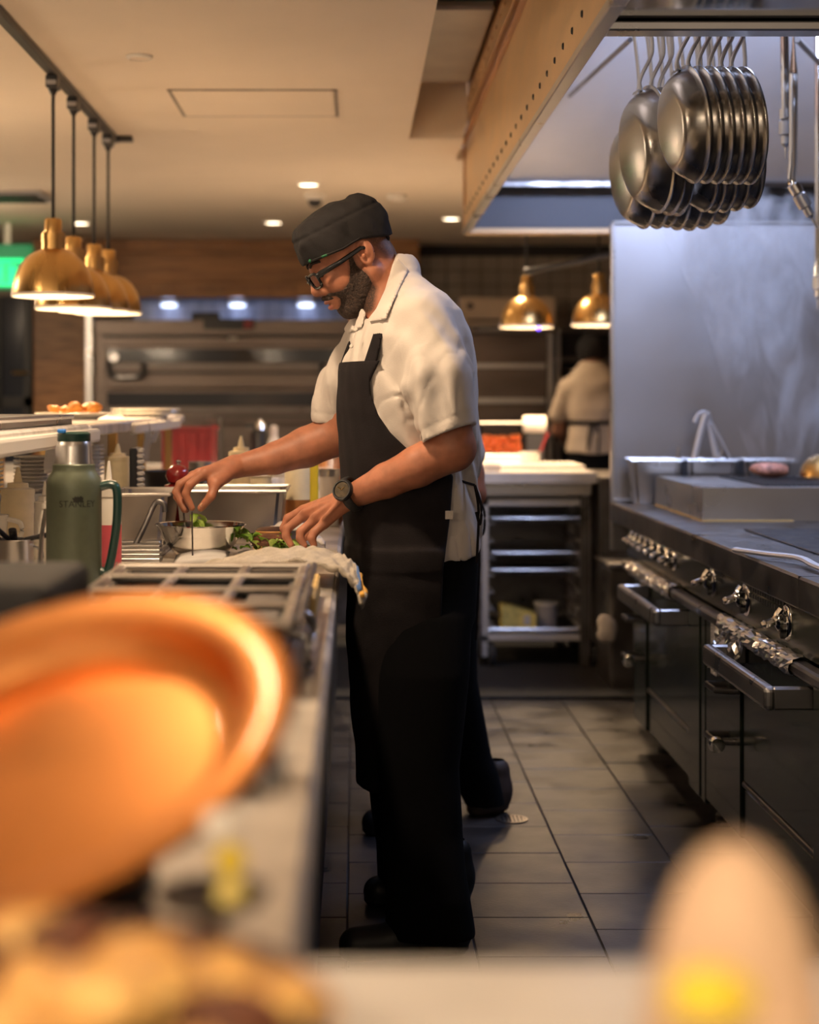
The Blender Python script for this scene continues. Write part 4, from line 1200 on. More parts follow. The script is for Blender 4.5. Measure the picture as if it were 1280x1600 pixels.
# tall steel cabinet with vent box, and the shelves, behind the second pass
cab0, cab1 = P(722, 0, 11.9).x, P(862, 0, 11.9).x
cb = thing('steel_cabinet', ((cab0 + cab1) / 2, 12.1, 0), 'tall brown steel cabinet left of the cook seen from behind', 'cabinet')
CY = 11.9; QZ = lambda y: P(0, y, CY).z
box('body', cab0, cab1, CY + .02, 12.55, 0.0, QZ(508), 'oven_steel', cb, bevel=0.005)
box('header', cab0, cab1, CY - .03, CY + .3, QZ(520), QZ(508), 'steel_dark', cb, bevel=0.004)
d_ = box('door', cab0 + .02, cab1 - .03, CY - .005, CY + .02, 0.10, QZ(524), 'oven_steel', cb, bevel=0.005)
box('door_rib', cab0 + .03, cab1 - .04, CY - .012, CY - .006, QZ(575), QZ(568), 'steel', d_, bevel=0.002)
box('door_rib', cab0 + .03, cab1 - .04, CY - .012, CY - .006, QZ(630), QZ(622), 'steel', d_, bevel=0.002)
box('post', cab1 - .028, cab1 + .01, CY - .03, CY + .02, 0.0, QZ(520), 'steel', cb, bevel=0.004)
vb = thing('vent_box', ((cab0 + cab1) / 2, 11.95, QZ(508)), 'beige metal box with dark slots on top of the steel cabinet', 'box')
box('case', P(720, 0, 11.86).x, P(868, 0, 11.86).x, 11.86, 12.4, QZ(508) + .001, QZ(465), 'beige_panel', vb, bevel=0.006)
box('slot', P(730, 0, 11.86).x, P(782, 0, 11.86).x, 11.852, 11.861, QZ(503), QZ(499), 'black_rubber', vb, bevel=0)
lathe('dial', [(0, .012), (.02, .012), (.024, 0)], P(735, 478, 11.86), 'black_plastic', vb, 14, axis=(0, -1, 0))
sh0, sh1 = P(868, 0, 12.3).x, P(1010, 0, 12.3).x
sv = thing('shelf_unit', ((sh0 + sh1) / 2, 12.4, 0), 'dark open shelf unit in front of the cook seen from behind', 'shelf')
for z in (0.0, 0.5, 0.95, 1.36, 1.58, 1.78):
    box('shelf_board', sh0, sh1, 12.25, 12.6, z + .01, z + .035, 'steel_dark', sv, bevel=0.003)
for x in (sh0, sh1 - .03):
    box('post', x, x + .03, 12.24, 12.27, 0, 1.82, 'steel', sv, bevel=0.003)
box('back', sh0, sh1, 12.6, 12.61, 0, 1.8, 'black_metal', sv, bevel=0)
for k, (x, m, lb_) in enumerate(((893, 'steel', 'small steel jug on the dark shelf left of the far cook'), (948, 'china', 'small pale jar on the dark shelf right of the far cook'))):
    c = Vector((P(x, 0, 12.35).x, 12.35, 1.396))
    jg = thing('jug', c, lb_, 'jug')
    lathe('body', [(0, 0), (.055, 0), (.065, .05), (.05, .10), (.045, .125), (.04, .125), (.04, .02), (0, .02)], c, m, jg, 20)
    tube('handle', smooth_path([c + Vector((.05, 0, .11)), c + Vector((.085, 0, .09)), c + Vector((.06, 0, .03))], 4), .007, m, jg)
# ------------------------------------------------------------------ prep counter on the left with the pass shelf
CT = 0.91
pc = thing('prep_counter', (-.7, 4.0, 0.0), 'long worn steel prep counter where the cook with glasses works', 'counter')
EX = -0.042
box('worktop', -1.5, EX, 0.95, 7.4, CT - .035, CT, 'counter_steel', pc, bevel=0.005)
box('front_edge', EX - .02, EX + .004, 0.95, 7.4, CT - .06, CT - .004, 'counter_steel', pc, bevel=0.004)
for k in range(9):
    y0 = 1.0 + k * .70
    dd = box('cabinet_door', EX - .06, EX - .035, y0, y0 + .685, 0.14, CT - .065, 'black_metal', pc, bevel=0.005)
    box('handle', EX - .036, EX - .010, y0 + .05, y0 + .63, 0.75, 0.775, 'steel_dark', dd, bevel=0.005)
box('carcass', -1.48, EX - .062, 1.0, 7.35, 0.10, CT - .036, 'black_metal', pc, bevel=0.003)
box('plinth', -1.45, EX - .14, 1.05, 7.3, 0.0, 0.10, 'black_metal', pc, bevel=0)
# pass shelf on brass posts
SZT = 1.236
ps = thing('pass_shelf', (-1.06, 5.2, CT), 'white marble pass shelf on brass posts under the brass pendants', 'shelf')
SXR = -0.735
box('near_board', -1.36, SXR + .01, 2.9, 4.65, SZT - .03, SZT, 'marble', ps, bevel=0.006)
box('middle_board', -1.36, SXR + .016, 4.65, 5.50, SZT - .034, SZT - .003, 'marble', ps, bevel=0.004)
box('far_board', -1.36, SXR, 5.50, 7.36, SZT - .03, SZT, 'marble', ps, bevel=0.006)
box('ticket_rail', SXR + .012, SXR + .034, 3.0, 4.70, SZT - .050, SZT - .012, 'white_plastic', ps, bevel=0.008, seg=2)
box('ticket_rail', SXR + .002, SXR + .022, 5.55, 7.0, SZT - .046, SZT - .012, 'white_plastic', ps, bevel=0.008, seg=2)
for y in (3.2, 4.9, 5.55, 6.3, 7.2):
    box('post', SXR - .07, SXR - .04, y, y + .03, CT, SZT - .03, 'brass', ps, bevel=0.003)
    box('post', -1.33, -1.30, y, y + .03, CT, SZT - .03, 'brass', ps, bevel=0.003)
# tickets hanging from the rail
def ticket(label, x, y0, y1, Y, w, curl):
    a = P(x, y0, Y); b = P(x, y1, Y)
    bm = bmesh.new(); prev = None
    n = 10
    for i in range(n + 1):
        t = i / n
        c = a.lerp(b, t) + Vector((curl * t * t + .006 * math.sin(t * 5), -.01 * t, 0))
        q = (bm.verts.new(c + Vector((-w / 2, 0, 0))), bm.verts.new(c + Vector((w / 2, .01, 0))))
        if prev: bm.faces.new((prev[0], prev[1], q[1], q[0]))
        prev = q
    bmesh.ops.solidify(bm, geom=list(bm.faces), thickness=.0006)
    tag(from_bm('order_ticket', bm, 'paper', None, smooth='all', origin=a), label, 'ticket', 'paper tickets on the pass rail')
ticket('paper ticket hanging behind the steel flask cap', 76, 680, 738, 4.55, .030, .012)
ticket('longer paper ticket hanging from the pass rail by the cream bottle', 228, 660, 722, 5.9, .022, .006)
ticket('short curled paper ticket at the far end of the pass rail', 246, 655, 690, 6.3, .016, -.010)

def plate(name, c, R, label, group=None, m='china', h=.022):
    t = thing(name, c, label, 'plate', group)
    lathe('plate_body', [(0, .004), (R * .55, .004), (R * .56, 0), (R * .62, 0), (R * .66, .005), (R * .97, h - .003), (R, h), (R * .97, h + .001), (R * .64, .010), (0, .008)], c, m, t, 40)
    return t
c = Vector((P(115, 0, 5.75).x, 5.75, SZT + .001))
plate('dinner_plate', c, .130, 'oval white plate with fried golden pieces on the pass shelf')
for k, (x, s) in enumerate(((84, .8), (100, .7), (118, 1.1), (133, .95), (147, 1.05))):
    tag(blob('fried_bite', P_on(x, 5.72 + .03 * (k % 2), SZT + .024 + .014 * s), .023 * s, k, 'fried', None, 2, .34, (1.1, 1, .8)),
        ['flattest fried bite at the left of the white plate', 'small fried bite second from left on the white plate', 'tall fried bite in the middle of the white plate',
         'fried bite second from right on the white plate', 'fried bite at the right of the white plate'][k], 'fried bite', 'fried bites on the plate')
c = Vector((P(228, 0, 6.6).x, 6.6, SZT + .001))
for k in range(2):
    plate('dinner_plate', c + Vector((0, 0, .013 * k)), .135, ['lower empty white plate of a pair on the pass shelf', 'upper empty white plate of a pair on the pass shelf'][k], 'paired plates on the pass shelf', h=.018)
t = thing('baking_tray', P_on(40, 4.3, SZT), 'shallow silver tray on the near end of the pass shelf', 'tray')
tx0, tx1 = -1.25, SXR - .02
bm = bmesh.new(); add_box(bm, tx0, tx1, 3.5, 4.55, SZT + .001, SZT + .004)
from_bm('tray_floor', bm, 'steel', t)
bm = bmesh.new(); add_tube(bm, [(tx0, 3.5, SZT + .022), (tx1, 3.5, SZT + .022), (tx1, 4.55, SZT + .022), (tx0, 4.55, SZT + .022), (tx0, 3.5, SZT + .022)], .007, 6)
for a in ((tx0, tx0 + .003, 3.5, 4.55), (tx1 - .003, tx1, 3.5, 4.55), (tx0, tx1, 3.5, 3.503), (tx0, tx1, 4.547, 4.55)):
    add_box(bm, *a, SZT + .002, SZT + .022)
from_bm('tray_rim', bm, 'steel', t)
c = P_on(2, 4.15, SZT + .008)
plate('side_plate', c, .060, 'small plate edge on the silver tray at the left frame edge', h=.014)
# stacks of plates below the shelf
for lab, x, Y, n, R in (('plate in the tall stack left of the steel flask', 53, 5.0, 9, .060), ('plate in the stack just right of the flask cap', 142, 5.3, 8, .042), ('plate in the stack at the left frame edge', -12, 4.6, 8, .030)):
    zb = P(0, {53: 768, 142: 745, -12: 770}[x], Y).z
    riser = box('plate_riser', P_on(x, Y, 0).x - R * .7, P_on(x, Y, 0).x + R * .7, Y - R * .7, Y + R * .7, CT + .001, zb - .001, 'steel', None, bevel=0.003)
    tag(riser, {53: 'steel riser block under the tall plate stack', 142: 'steel riser block under the smaller plate stack', -12: 'steel riser block under the plates at the left frame edge'}[x], 'riser')
    step = {53: .0115, 142: .0125, -12: .012}[x]
    pp = None
    for k in range(n):
        c = P_on(x, Y, zb + step * k)
        if pp is None: pp = plate('stacked_plate', c, R, lab, lab.replace('plate in', 'plates in'), h=.012)
        else:
            q = dup(pp); q.location = c
# ------------------------------------------------------------------ bottles and tools on the prep counter
def squeeze(x, ytop, ybase, w, Y, label, m='cream_sauce', cap='cream_sauce', zbase=None, nozzle=True, fill=None):
    """squeeze bottle whose tip and base sit at the given rows"""
    a = P(x, ybase, Y) if zbase is None else P_on(x, Y, zbase)
    top = P(x, ytop, Y).z
    H = top - a.z; R = w / 2 * Y / F
    t = thing('squeeze_bottle', a, label, 'bottle', 'squeeze bottles on the prep counter')
    hb = H * .70
    lathe('bottle_body', [(0, 0), (R * .92, 0), (R, .008), (R, hb * .86), (R * .96, hb * .90), (R * .93, hb)], a, m, t, 24)
    lathe('cap', [(R * .98, hb - .004), (R * .98, hb + H * .05), (R * .62, hb + H * .07), (R * .60, hb + H * .12), (R * .26, hb + H * .13), (R * .20, hb + H * .20), (R * .09, H), (0, H)], a, cap, t, 20)
    if fill:
        lathe('sauce', [(R * 1.004, .01), (R * 1.004, hb * fill)], a, 'pink_sauce', t, 24)
    return t
squeeze(28, 730, 858, 54, 4.3, 'wide cream squeeze bottle left of the steel flask', zbase=CT + .001)
squeeze(70, 752, 888, 34, 4.05, 'white squeeze bottle half hidden behind the steel flask', 'white_plastic', 'white_plastic', zbase=CT + .001)
squeeze(170, 720, 905, 40, 3.85, 'squeeze bottle of pink sauce right of the steel flask', 'white_plastic', 'white_plastic', zbase=CT + .001, fill=.62)
squeeze(184, 693, 778, 42, 5.15, 'cream squeeze bottle beside the hanging paper ticket', zbase=CT + .10)
squeeze(377, 681, 770, 40, 5.5, 'cream squeeze bottle behind the outstretched forearm', zbase=CT + .07)
for x, Y, lb_ in ((377, 5.5, 'steel shelf block under the bottle behind the forearm'), (184, 5.15, 'steel shelf block under the bottle by the ticket')):
    c = P_on(x, Y, CT)
    h = .07 if x == 377 else .10
    tag(box('steel_riser', c.x - .12, c.x + .12, Y - .10, Y + .14, CT + .001, CT + h - .0005, 'steel', None, bevel=0.004), lb_, 'riser')
# green vacuum flask
FY = 3.62
c = P_on(115.5, FY, CT + .001)
fk = thing('vacuum_flask', c, 'olive green steel vacuum flask with dark cap', 'flask')
R = 43 * FY / F; TOPZ = P(0, 678, FY).z - c.z
body = [(0, 0), (R * .97, 0), (R, .006), (R, .200), (R * .985, .214), (R * .93, .226), (R * .82, .236), (R * .77, .242), (R * .77, .252), (R * .74, .254)]
k_ = (P(0, 738, FY).z - c.z) / .236
lathe('body', [(r, h * k_) for r, h in body], c, 'green_enamel', fk, 44)
zc = .254 * k_
lathe('steel_cup', [(R * .70, zc), (R * .69, zc + .006), (R * .665, zc + .010), (R * .655, zc + .036), (R * .60, zc + .046), (R * .56, zc + .050)], c, 'steel', fk, 36)
lathe('lid_ring', [(R * .56, zc + .046), (R * .60, zc + .049), (R * .60, zc + .064), (R * .50, zc + .068), (0, zc + .068)], c, 'green_lid', fk, 36)
box('blue_tab', c.x - .03, c.x - .012, c.y - R * .57, c.y - R * .4, c.z + zc + .066, c.z + zc + .074, 'blue_tag', fk, bevel=0.002)
hx = P(183, 0, FY).x; z1 = P(0, 762, FY).z; z2 = P(0, 888, FY).z
tube('handle_grip', smooth_path([(c.x + R * .96, c.y, z1 + .002), (hx - .012, c.y, z1 + .006), (hx, c.y, z1 - .01), (hx - .002, c.y, (z1 + z2) / 2), (hx - .018, c.y, z2), (c.x + R * .97, c.y, z2 - .006)], 5), 0.0095, 'green_lid', fk, 10, flat=1.2, up=(0, 1, 0))
def on_flask(u, v, zz, lift=.0006, off=0.30):
    a = off + u / R
    return Vector((c.x + (R + lift) * math.sin(a), c.y - (R + lift) * math.cos(a), c.z + zz + v))
lettering('lettering', 'STANLEY', .0195, 'print_black', lambda u, v: on_flask(u, v, P(0, 790, FY).z - c.z), fk)
bm = bmesh.new()
em = [(-.010, .0), (-.004, .001), (0, -.001), (.004, .001), (.010, 0), (.009, .004), (.012, .010), (.007, .009), (.006, .014), (.002, .011), (0, .014), (-.002, .011), (-.006, .014), (-.007, .009), (-.012, .010), (-.009, .004)]
vs = [bm.verts.new(on_flask(u, v, P(0, 783, FY).z - c.z)) for u, v in em]
bm.faces.new(vs); bmesh.ops.triangulate(bm, faces=bm.faces)
from_bm('emblem', bm, 'print_black', fk)
# steel mug with black handled tools, bottom left
c = P_on(22, 3.75, CT + .001)
mg = thing('steel_mug', c, 'steel mug of black handled tools at the left frame edge', 'mug')
mz = P(0, 842, 3.75).z - c.z
lathe('mug_body', [(0, 0), (.040, 0), (.043, .005), (.043, mz - .003), (.045, mz), (.041, mz), (.040, .006), (0, .006)], c, 'steel', mg, 28)
tube('mug_handle', smooth_path([c + Vector((.043, 0, mz * .8)), c + Vector((.062, -.01, mz * .7)), c + Vector((.062, -.01, mz * .35)), c + Vector((.043, 0, mz * .2))], 4), .004, 'steel', mg)
for k, (dx, dz) in enumerate(((-.02, .06), (.0, .045), (.05, .035), (-.05, .05))):
    tag(tube('knife_handle', [c + Vector((dx * .3, .0, .02)), c + Vector((dx * .6, -.005 * k, mz)), c + Vector((dx * 2.2, -.01 - .01 * k, mz + dz * .5))], .009, 'black_plastic', None, 8, flat=.7),
        ['upright black tool handle in the steel mug', 'middle black tool handle in the steel mug', 'black tool handle leaning right out of the steel mug', 'black tool handle leaning left out of the steel mug'][k], 'tool', 'tools in the steel mug')
c = P_on(8, 3.95, CT + .001)
cu = thing('white_cup', c, 'white cup with curved handle behind the steel mug', 'cup')
lathe('cup_body', [(0, 0), (.03, 0), (.036, .08), (.038, .095), (.035, .095), (.028, .006), (0, .006)], c + Vector((-.03, 0, .03)), 'china', cu, 24)
tube('cup_handle', smooth_path([c + Vector((.005, 0, .115)), c + Vector((.035, 0, .105)), c + Vector((.035, 0, .075)), c + Vector((.002, 0, .06))], 5), .006, 'china', cu)
lathe('saucer', [(0, 0), (.05, 0), (.06, .026), (.055, .026), (0, .012)], c + Vector((-.03, 0, .0)), 'china', cu, 28)
for k, (x, Y, w) in enumerate(((70, 3.9, .035), (163, 3.80, .03))):
    c = P_on(x, Y, CT + .001)
    rk = thing('ramekin', c, ['small white ramekin left of the flask base', 'small clear tub right of the flask base'][k], 'ramekin')
    for j in range(3 if k == 0 else 1):
        lathe('bowl', [(0, 0), (w * .75, 0), (w, .03), (w * .93, .03), (w * .7, .004), (0, .004)], c + Vector((0, 0, .024 * j)), 'china' if k == 0 else 'clear_plastic', rk, 22)
tag(tube('tong_grip', [P_on(60, 3.7, CT + .002) + Vector((0, 0, .006)), P(66, 830, 3.7), P(72, 795, 3.7)], .010, 'steel', None, 8, flat=.5), 'curved steel tong grip standing left of the flask', 'tongs')

# pepper mill, dark pan, notebook-ish rack
c = P_on(273, 4.95, CT + .001)
pm = thing('pepper_mill', c, 'dark red lacquered pepper mill with silver knob', 'pepper mill')
zt = P(0, 718, 4.95).z - c.z
lathe('base', [(0, 0), (.030, 0), (.032, .02), (.026, .06), (.024, zt * .52), (.029, zt * .62), (.031, zt * .66), (.014, zt * .68)], c, 'red_lacquer', pm, 26)
lathe('head', [(.012, zt * .67), (.027, zt * .695), (.035, zt * .77), (.033, zt * .85), (.018, zt * .92), (.006, zt * .935)], c, 'red_lacquer', pm, 26, axis=(.05, 0, 1))
lathe('knob', [(.005, zt * .93), (.004, zt * .95), (.008, zt * .965), (.008, zt * .985), (0, zt)], c, 'chrome', pm, 14, axis=(.05, 0, 1))
c = P_on(272, 5.6, CT + .06)
dp = thing('black_wok', c, 'black round bottomed pan behind the pepper mill', 'pan')
lathe('bowl', [(0, 0), (.05, .003), (.085, .025), (.10, .062), (.103, .10), (.098, .10), (.08, .03), (0, .008)], c, 'black_metal', dp, 30)
tube('handle', [c + Vector((.10, 0, .09)), c + Vector((.15, .06, .11))], .010, 'black_plastic', dp)
box('stand', c.x - .08, c.x + .08, c.y - .08, c.y + .08, CT + .001, CT + .061, 'steel', dp, bevel=0.004)
# spiral bound recipe cards: black block with spiral wire
c = P(213, 735, 5.0)
nb = thing('recipe_notebook', (c.x, 5.0, CT + .09), 'black notebook with white spiral wire beside the cream bottle', 'notebook')
box('cover', c.x - .018, c.x + .005, 4.98, 5.12, CT + .091, P(0, 700, 5.0).z, 'black_plastic', nb, bevel=0.004)
for k in range(9):
    z = CT + .11 + k * .017
    tube('spiral_ring', smooth_path([(c.x + .004, 4.985, z), (c.x + .022, 4.982, z + .003), (c.x + .022, 4.995, z - .004), (c.x + .004, 5.0, z - .003)], 3), .0026, 'white_plastic', nb, 5)
tag(box('steel_riser', c.x - .035, c.x + .035, 4.95, 5.02, CT + .001, CT + .0905, 'steel', None, bevel=0.003), 'steel riser under the spiral notebook', 'riser')
# metal jug with square handle
c = P_on(312, 5.8, CT + .09)
mj = thing('measuring_cup', c, 'steel measuring cup with square handle behind the wrist', 'cup')
lathe('cup', [(0, 0), (.035, 0), (.037, .09), (.040, .093), (.036, .093), (.033, .004), (0, .004)], c, 'steel', mj, 24)
tube('handle', [c + Vector((.036, 0, .085)), c + Vector((.062, 0, .085)), c + Vector((.062, 0, .02)), c + Vector((.036, 0, .02))], .005, 'steel', mj)
box('stand', c.x - .04, c.x + .04, c.y - .04, c.y + .04, CT + .001, CT + .091, 'steel_dark', mj, bevel=0.003)
# red crate and stacked tubs on the far counter
x0, x1 = P(253, 0, 8.4).x, P(330, 0, 8.4).x
rc = thing('red_crate', ((x0 + x1) / 2, 8.5, CZT), 'red plastic crate behind the pepper mill', 'crate')
z1 = P(0, 668, 8.4).z
box('crate_body', x0, x1, 8.4, 8.75, CZT + .001, z1, 'red_plastic', rc, bevel=0.008)
for k in range(5):
    box('rib', x0 + .02 + k * .05, x0 + .028 + k * .05, 8.392, 8.40, CZT + .02, z1 - .03, 'red_plastic', rc, bevel=0.002)
box('rim', x0 - .008, x1 + .008, 8.39, 8.76, z1 - .02, z1 + .004, 'red_plastic', rc, bevel=0.004)
tc_ = thing('clear_tubs', ((x0 + x1) / 2, 8.6, z1), 'stack of clear tubs on the red crate', 'tubs')
tc_.name = 'tub_stack'
for k in range(2):
    box('tub', x0 + .03, x1 - .005, 8.45, 8.7, z1 + .005 + .030 * k, z1 + .032 + .030 * k, 'clear_plastic', tc_, bevel=0.006)
tag(box('glass_box', P(318, 0, 8.9).x, P(334, 0, 8.9).x + .03, 8.85, 9.1, CZT + .001, P(0, 652, 8.9).z, 'acrylic', None, bevel=0.006), 'pale clear container standing behind the red crate', 'container')
# black carafe and white bottle further along the far counter
c = P_on(407, 8.6, CZT + .001)
cf = thing('vacuum_carafe', c, 'black vacuum carafe with chrome top on the far counter', 'carafe')
H = P(0, 655, 8.6).z - c.z
lathe('body', [(0, 0), (.045, 0), (.047, H * .72), (.035, H * .80)], c, 'black_plastic', cf, 24)
lathe('top', [(.036, H * .79), (.030, H * .90), (.012, H * .95), (.010, H)], c, 'chrome', cf, 20)
tube('spout', [c + Vector((0, 0, H * .88)), c + Vector((-.08, 0, H * .86))], .011, 'black_plastic', cf)
tube('handle', smooth_path([c + Vector((.02, 0, H * .86)), c + Vector((.06, 0, H * .84)), c + Vector((.055, 0, H * .5))], 4), .008, 'black_plastic', cf)
c = P_on(428, 8.5, CZT + .001)
wbt = thing('white_bottle', c, 'small white bottle right of the black carafe', 'bottle')
H = P(0, 664, 8.5).z - c.z
lathe('body', [(0, 0), (.030, 0), (.032, H * .6), (.016, H * .75)], c, 'white_plastic', wbt, 18)
lathe('cap', [(.018, H * .74), (.018, H * .95), (0, H)], c, 'linen', wbt, 16)
for k in range(6):
    x = 452 + k * 13
    c = P_on(x, 8.7 + .05 * (k % 2), CZT + .001)
    q = thing('spice_jar', c, ['spice jar on far counter nearest the white bottle', 'second spice jar from the white bottle', 'third spice jar from the white bottle',
                               'fourth spice jar from the white bottle', 'fifth spice jar from the white bottle', 'spice jar on the far counter nearest the black apron'][k], 'jar', 'spice jars on the far counter')
    hh = .07 + .02 * (k % 3)
    lathe('glass', [(0, 0), (.022, 0), (.023, hh), (.018, hh + .006)], c, ['amber_liquid', 'steel', 'linen', 'steel_dark', 'amber_liquid', 'linen'][k], q, 16)
    lathe('lid', [(.020, hh + .004), (.020, hh + .022), (0, hh + .023)], c, ['black_plastic', 'steel', 'white_plastic', 'steel', 'red_plastic', 'steel'][k], q, 16)
# oil bottle with yellow label and clear tubs right of the forearm
c = P_on(466, 5.0, CT + .001)
ob = thing('oil_bottle', c, 'clear bottle of amber oil with yellow strip by the watch', 'bottle')
R = 21 * 5.0 / F; H = P(0, 700, 5.0).z - c.z
lathe('bottle', [(0, 0), (R, 0), (R, H * .8), (R * .5, H * .95), (R * .5, H), (0, H)], c, 'cream_sauce', ob, 26)
lathe('oil', [(R * 1.01, .01), (R * 1.01, H * .40)], c, 'amber_liquid', ob, 26)
box('yellow_strip', c.x + R * .9, c.x + R * 1.5, c.y - .02, c.y + .02, c.z, c.z + H * .92, 'yellow_plastic', ob, bevel=0.003)
for k, x in enumerate((408, 440, 515)):
    c = P_on(x, 5.2 + .05 * k, CT + .001)
    q = thing('deli_tub', c, ['clear tub of pale sauce right of the forearm bottle', 'clear tub with yellow flecks beside the oil bottle', 'round tub beside the apron edge'][k], 'tub', 'tubs behind the hands')
    H = P(0, 735, 5.2).z - c.z
    lathe('tub_body', [(0, 0), (.028, 0), (.032, H * .9), (.030, H * .9), (0, H * .86)], c, ['cream_sauce', 'clear_plastic', 'linen'][k], q, 22)
    lathe('lid', [(.034, H * .88), (.034, H), (0, H)], c, ['clear_plastic', 'white_plastic', 'steel'][k], q, 22)
    if k == 1: lathe('sauce', [(0, .004), (.0275, .004), (.030, H * .7), (0, H * .7)], c, 'yellow_carton', q, 20)
# steel food pans sunk beside the counter edge
bin_pan('food_pan', P_on(282, 4.75, 0).x, P_on(446, 4.75, 0).x, 4.62, 4.92, CT + .001, P(0, 768, 4.62).z, 'large steel food pan behind the mixing bowl', 'steel_mid', group='steel food pans on the prep counter')
bin_pan('food_pan', P_on(184, 4.75, 0).x, P_on(272, 4.75, 0).x, 4.58, 4.90, CT + .001, P(0, 772, 4.62).z, 'steel food pan with a ladle hooked over it', 'steel_mid', group='steel food pans on the prep counter')
c = P_on(463, 4.7, CT + .001)
q = thing('steel_cup', c, 'small steel cup between the food pan and the watch hand', 'cup')
lathe('cup', [(0, 0), (.03, 0), (.034, .07), (.036, .073), (.032, .072), (.028, .004), (0, .004)], c, 'steel', q, 22)
ld = thing('ladle', P_on(215, 4.45, CT), 'hooked steel ladle handle standing left of the mixing bowl', 'ladle')
tube('handle', smooth_path([P(209, 856, 4.42), P(226, 822, 4.44), P(240, 790, 4.46), P(247, 784, 4.46), P(256, 788, 4.46), P(258, 800, 4.46)], 5), .0075, 'steel_dark', ld, 8, flat=.45, up=(0, 1, 0))
lathe('bowl', [(0, -.02), (.022, -.016), (.03, 0), (.028, 0), (.02, -.013), (0, -.017)], P(207, 858, 4.42) + Vector((-.02, 0, .01)), 'steel', ld, 18)
rk = thing('drain_rack', P_on(225, 4.3, CT), 'low steel slatted ledge left of the mixing bowl', 'rack')
for k in range(5):
    y = 3.98 + k * .12
    box('slat', P_on(188, y, 0).x, P_on(250, y, 0).x, y, y + .06, CT + .012, CT + .022, 'steel', rk, bevel=0.002)
for x in (192, 244):
    box('bearer', P_on(x, 4.2, 0).x - .008, P_on(x, 4.2, 0).x + .008, 3.98, 4.52, CT + .001, CT + .012, 'steel', rk, bevel=0.002)

# mixing bowl with salad
c = P_on(314, 4.26, CT + .002)
mb = thing('mixing_bowl', c, 'shiny steel mixing bowl below the pinching hand', 'bowl')
k_ = (P(0, 818, 4.26).z - c.z) / .10
lathe('bowl', [(r, h * k_) for r, h in [(0, 0), (.045, .0), (.065, .010), (.088, .040), (.103, .080), (.108, .098), (.114, .100), (.114, .097), (.110, .095), (.104, .080), (.088, .044), (.062, .014), (.04, .004), (0, .004)]], c, 'steel_mirror', mb, 48)
rs = random.Random(5)
def leaf_mesh(bm, c, s, yaw, pitch, seed, n=6):
    """small crinkled leaf"""
    r2 = random.Random(seed)
    M = Matrix.Rotation(yaw, 3, 'Z') @ Matrix.Rotation(pitch, 3, 'X')
    rows = []
    for i in range(n + 1):
        t = i / n
        w = s * .42 * math.sin(math.pi * min(1, t * .92 + .06)) ** .7 * (1 + .25 * math.sin(i * 2.4 + seed))
        z = s * .25 * math.sin(t * 2.6)
        rows.append([bm.verts.new(Vector(c) + M @ Vector((w * u + r2.uniform(-.05, .05) * s, t * s, z + abs(u) * s * .18 + r2.uniform(-.07, .07) * s))) for u in (-1, -.5, 0, .5, 1)])
    for A, B in zip(rows, rows[1:]):
        for k in range(4): bm.faces.new((A[k], A[k + 1], B[k + 1], B[k]))
def leaf(c, s, yaw, pitch, seed, m, label, group):
    bm = bmesh.new(); leaf_mesh(bm, (0, 0, 0), s, yaw, pitch, seed)
    bmesh.ops.solidify(bm, geom=list(bm.faces), thickness=.0008)
    me = bpy.data.meshes.new('lettuce_leaf'); bm.to_mesh(me); bm.free()
    me.polygons.foreach_set('use_smooth', [True] * len(me.polygons))
    o = _link('lettuce_leaf', me, m, None); o.location = c
    return tag(o, label, 'leaf', group)
for k in range(26):
    a = rs.uniform(0, 6.28); r = rs.uniform(0, .05)
    leaf(c + Vector((.035 + r * math.cos(a) * .7, r * math.sin(a), .016 + rs.uniform(0, .024))), rs.uniform(.02, .032), rs.uniform(0, 6.28), rs.uniform(-.6, 1.2), k, 'lettuce' if k % 3 else 'leaf_dark',
         'small green salad leaf in the mixing bowl', 'salad leaves in the bowl')
# pinch of greens held in the far hand
for k in range(5):
    leaf(P(306 + rs.uniform(-5, 5), 806 + rs.uniform(-7, 9), 4.33) + Vector((0, rs.uniform(-.008, .008), 0)), .030, rs.uniform(0, 6.28), -1.3 + rs.uniform(-.4, .4), 40 + k, 'lettuce', 'green sprig pinched between fingertips above the bowl', 'sprigs in the hand')
tag(tube('ticket_spike', [P(300, 799, 3.99), P(301, 868, 3.99)], .0021, 'steel_dark', None, 6), 'thin dark spike standing upright in the white paper', 'spike')
# folded paper and towels
pf = thing('paper_sheet', PZ(300, 875, CT), 'folded white paper lying in front of the mixing bowl', 'paper')
bm = bmesh.new()
n = 10; prev = None
for i in range(n + 1):
    t = i / n
    q = [bm.verts.new((P(270, 0, 3.95).x + .125 * t, 3.90 + .13 * s + .02 * t, CT + .006 + .012 * math.sin(t * 2.6) * (1 if s else .8) + .02 * s)) for s in (0, .5, 1)]
    if prev:
        for k in range(2): bm.faces.new((prev[k], prev[k + 1], q[k + 1], q[k]))
    prev = q
bmesh.ops.solidify(bm, geom=list(bm.faces), thickness=.003)
from_bm('folded_sheet', bm, 'paper', pf, smooth='all')

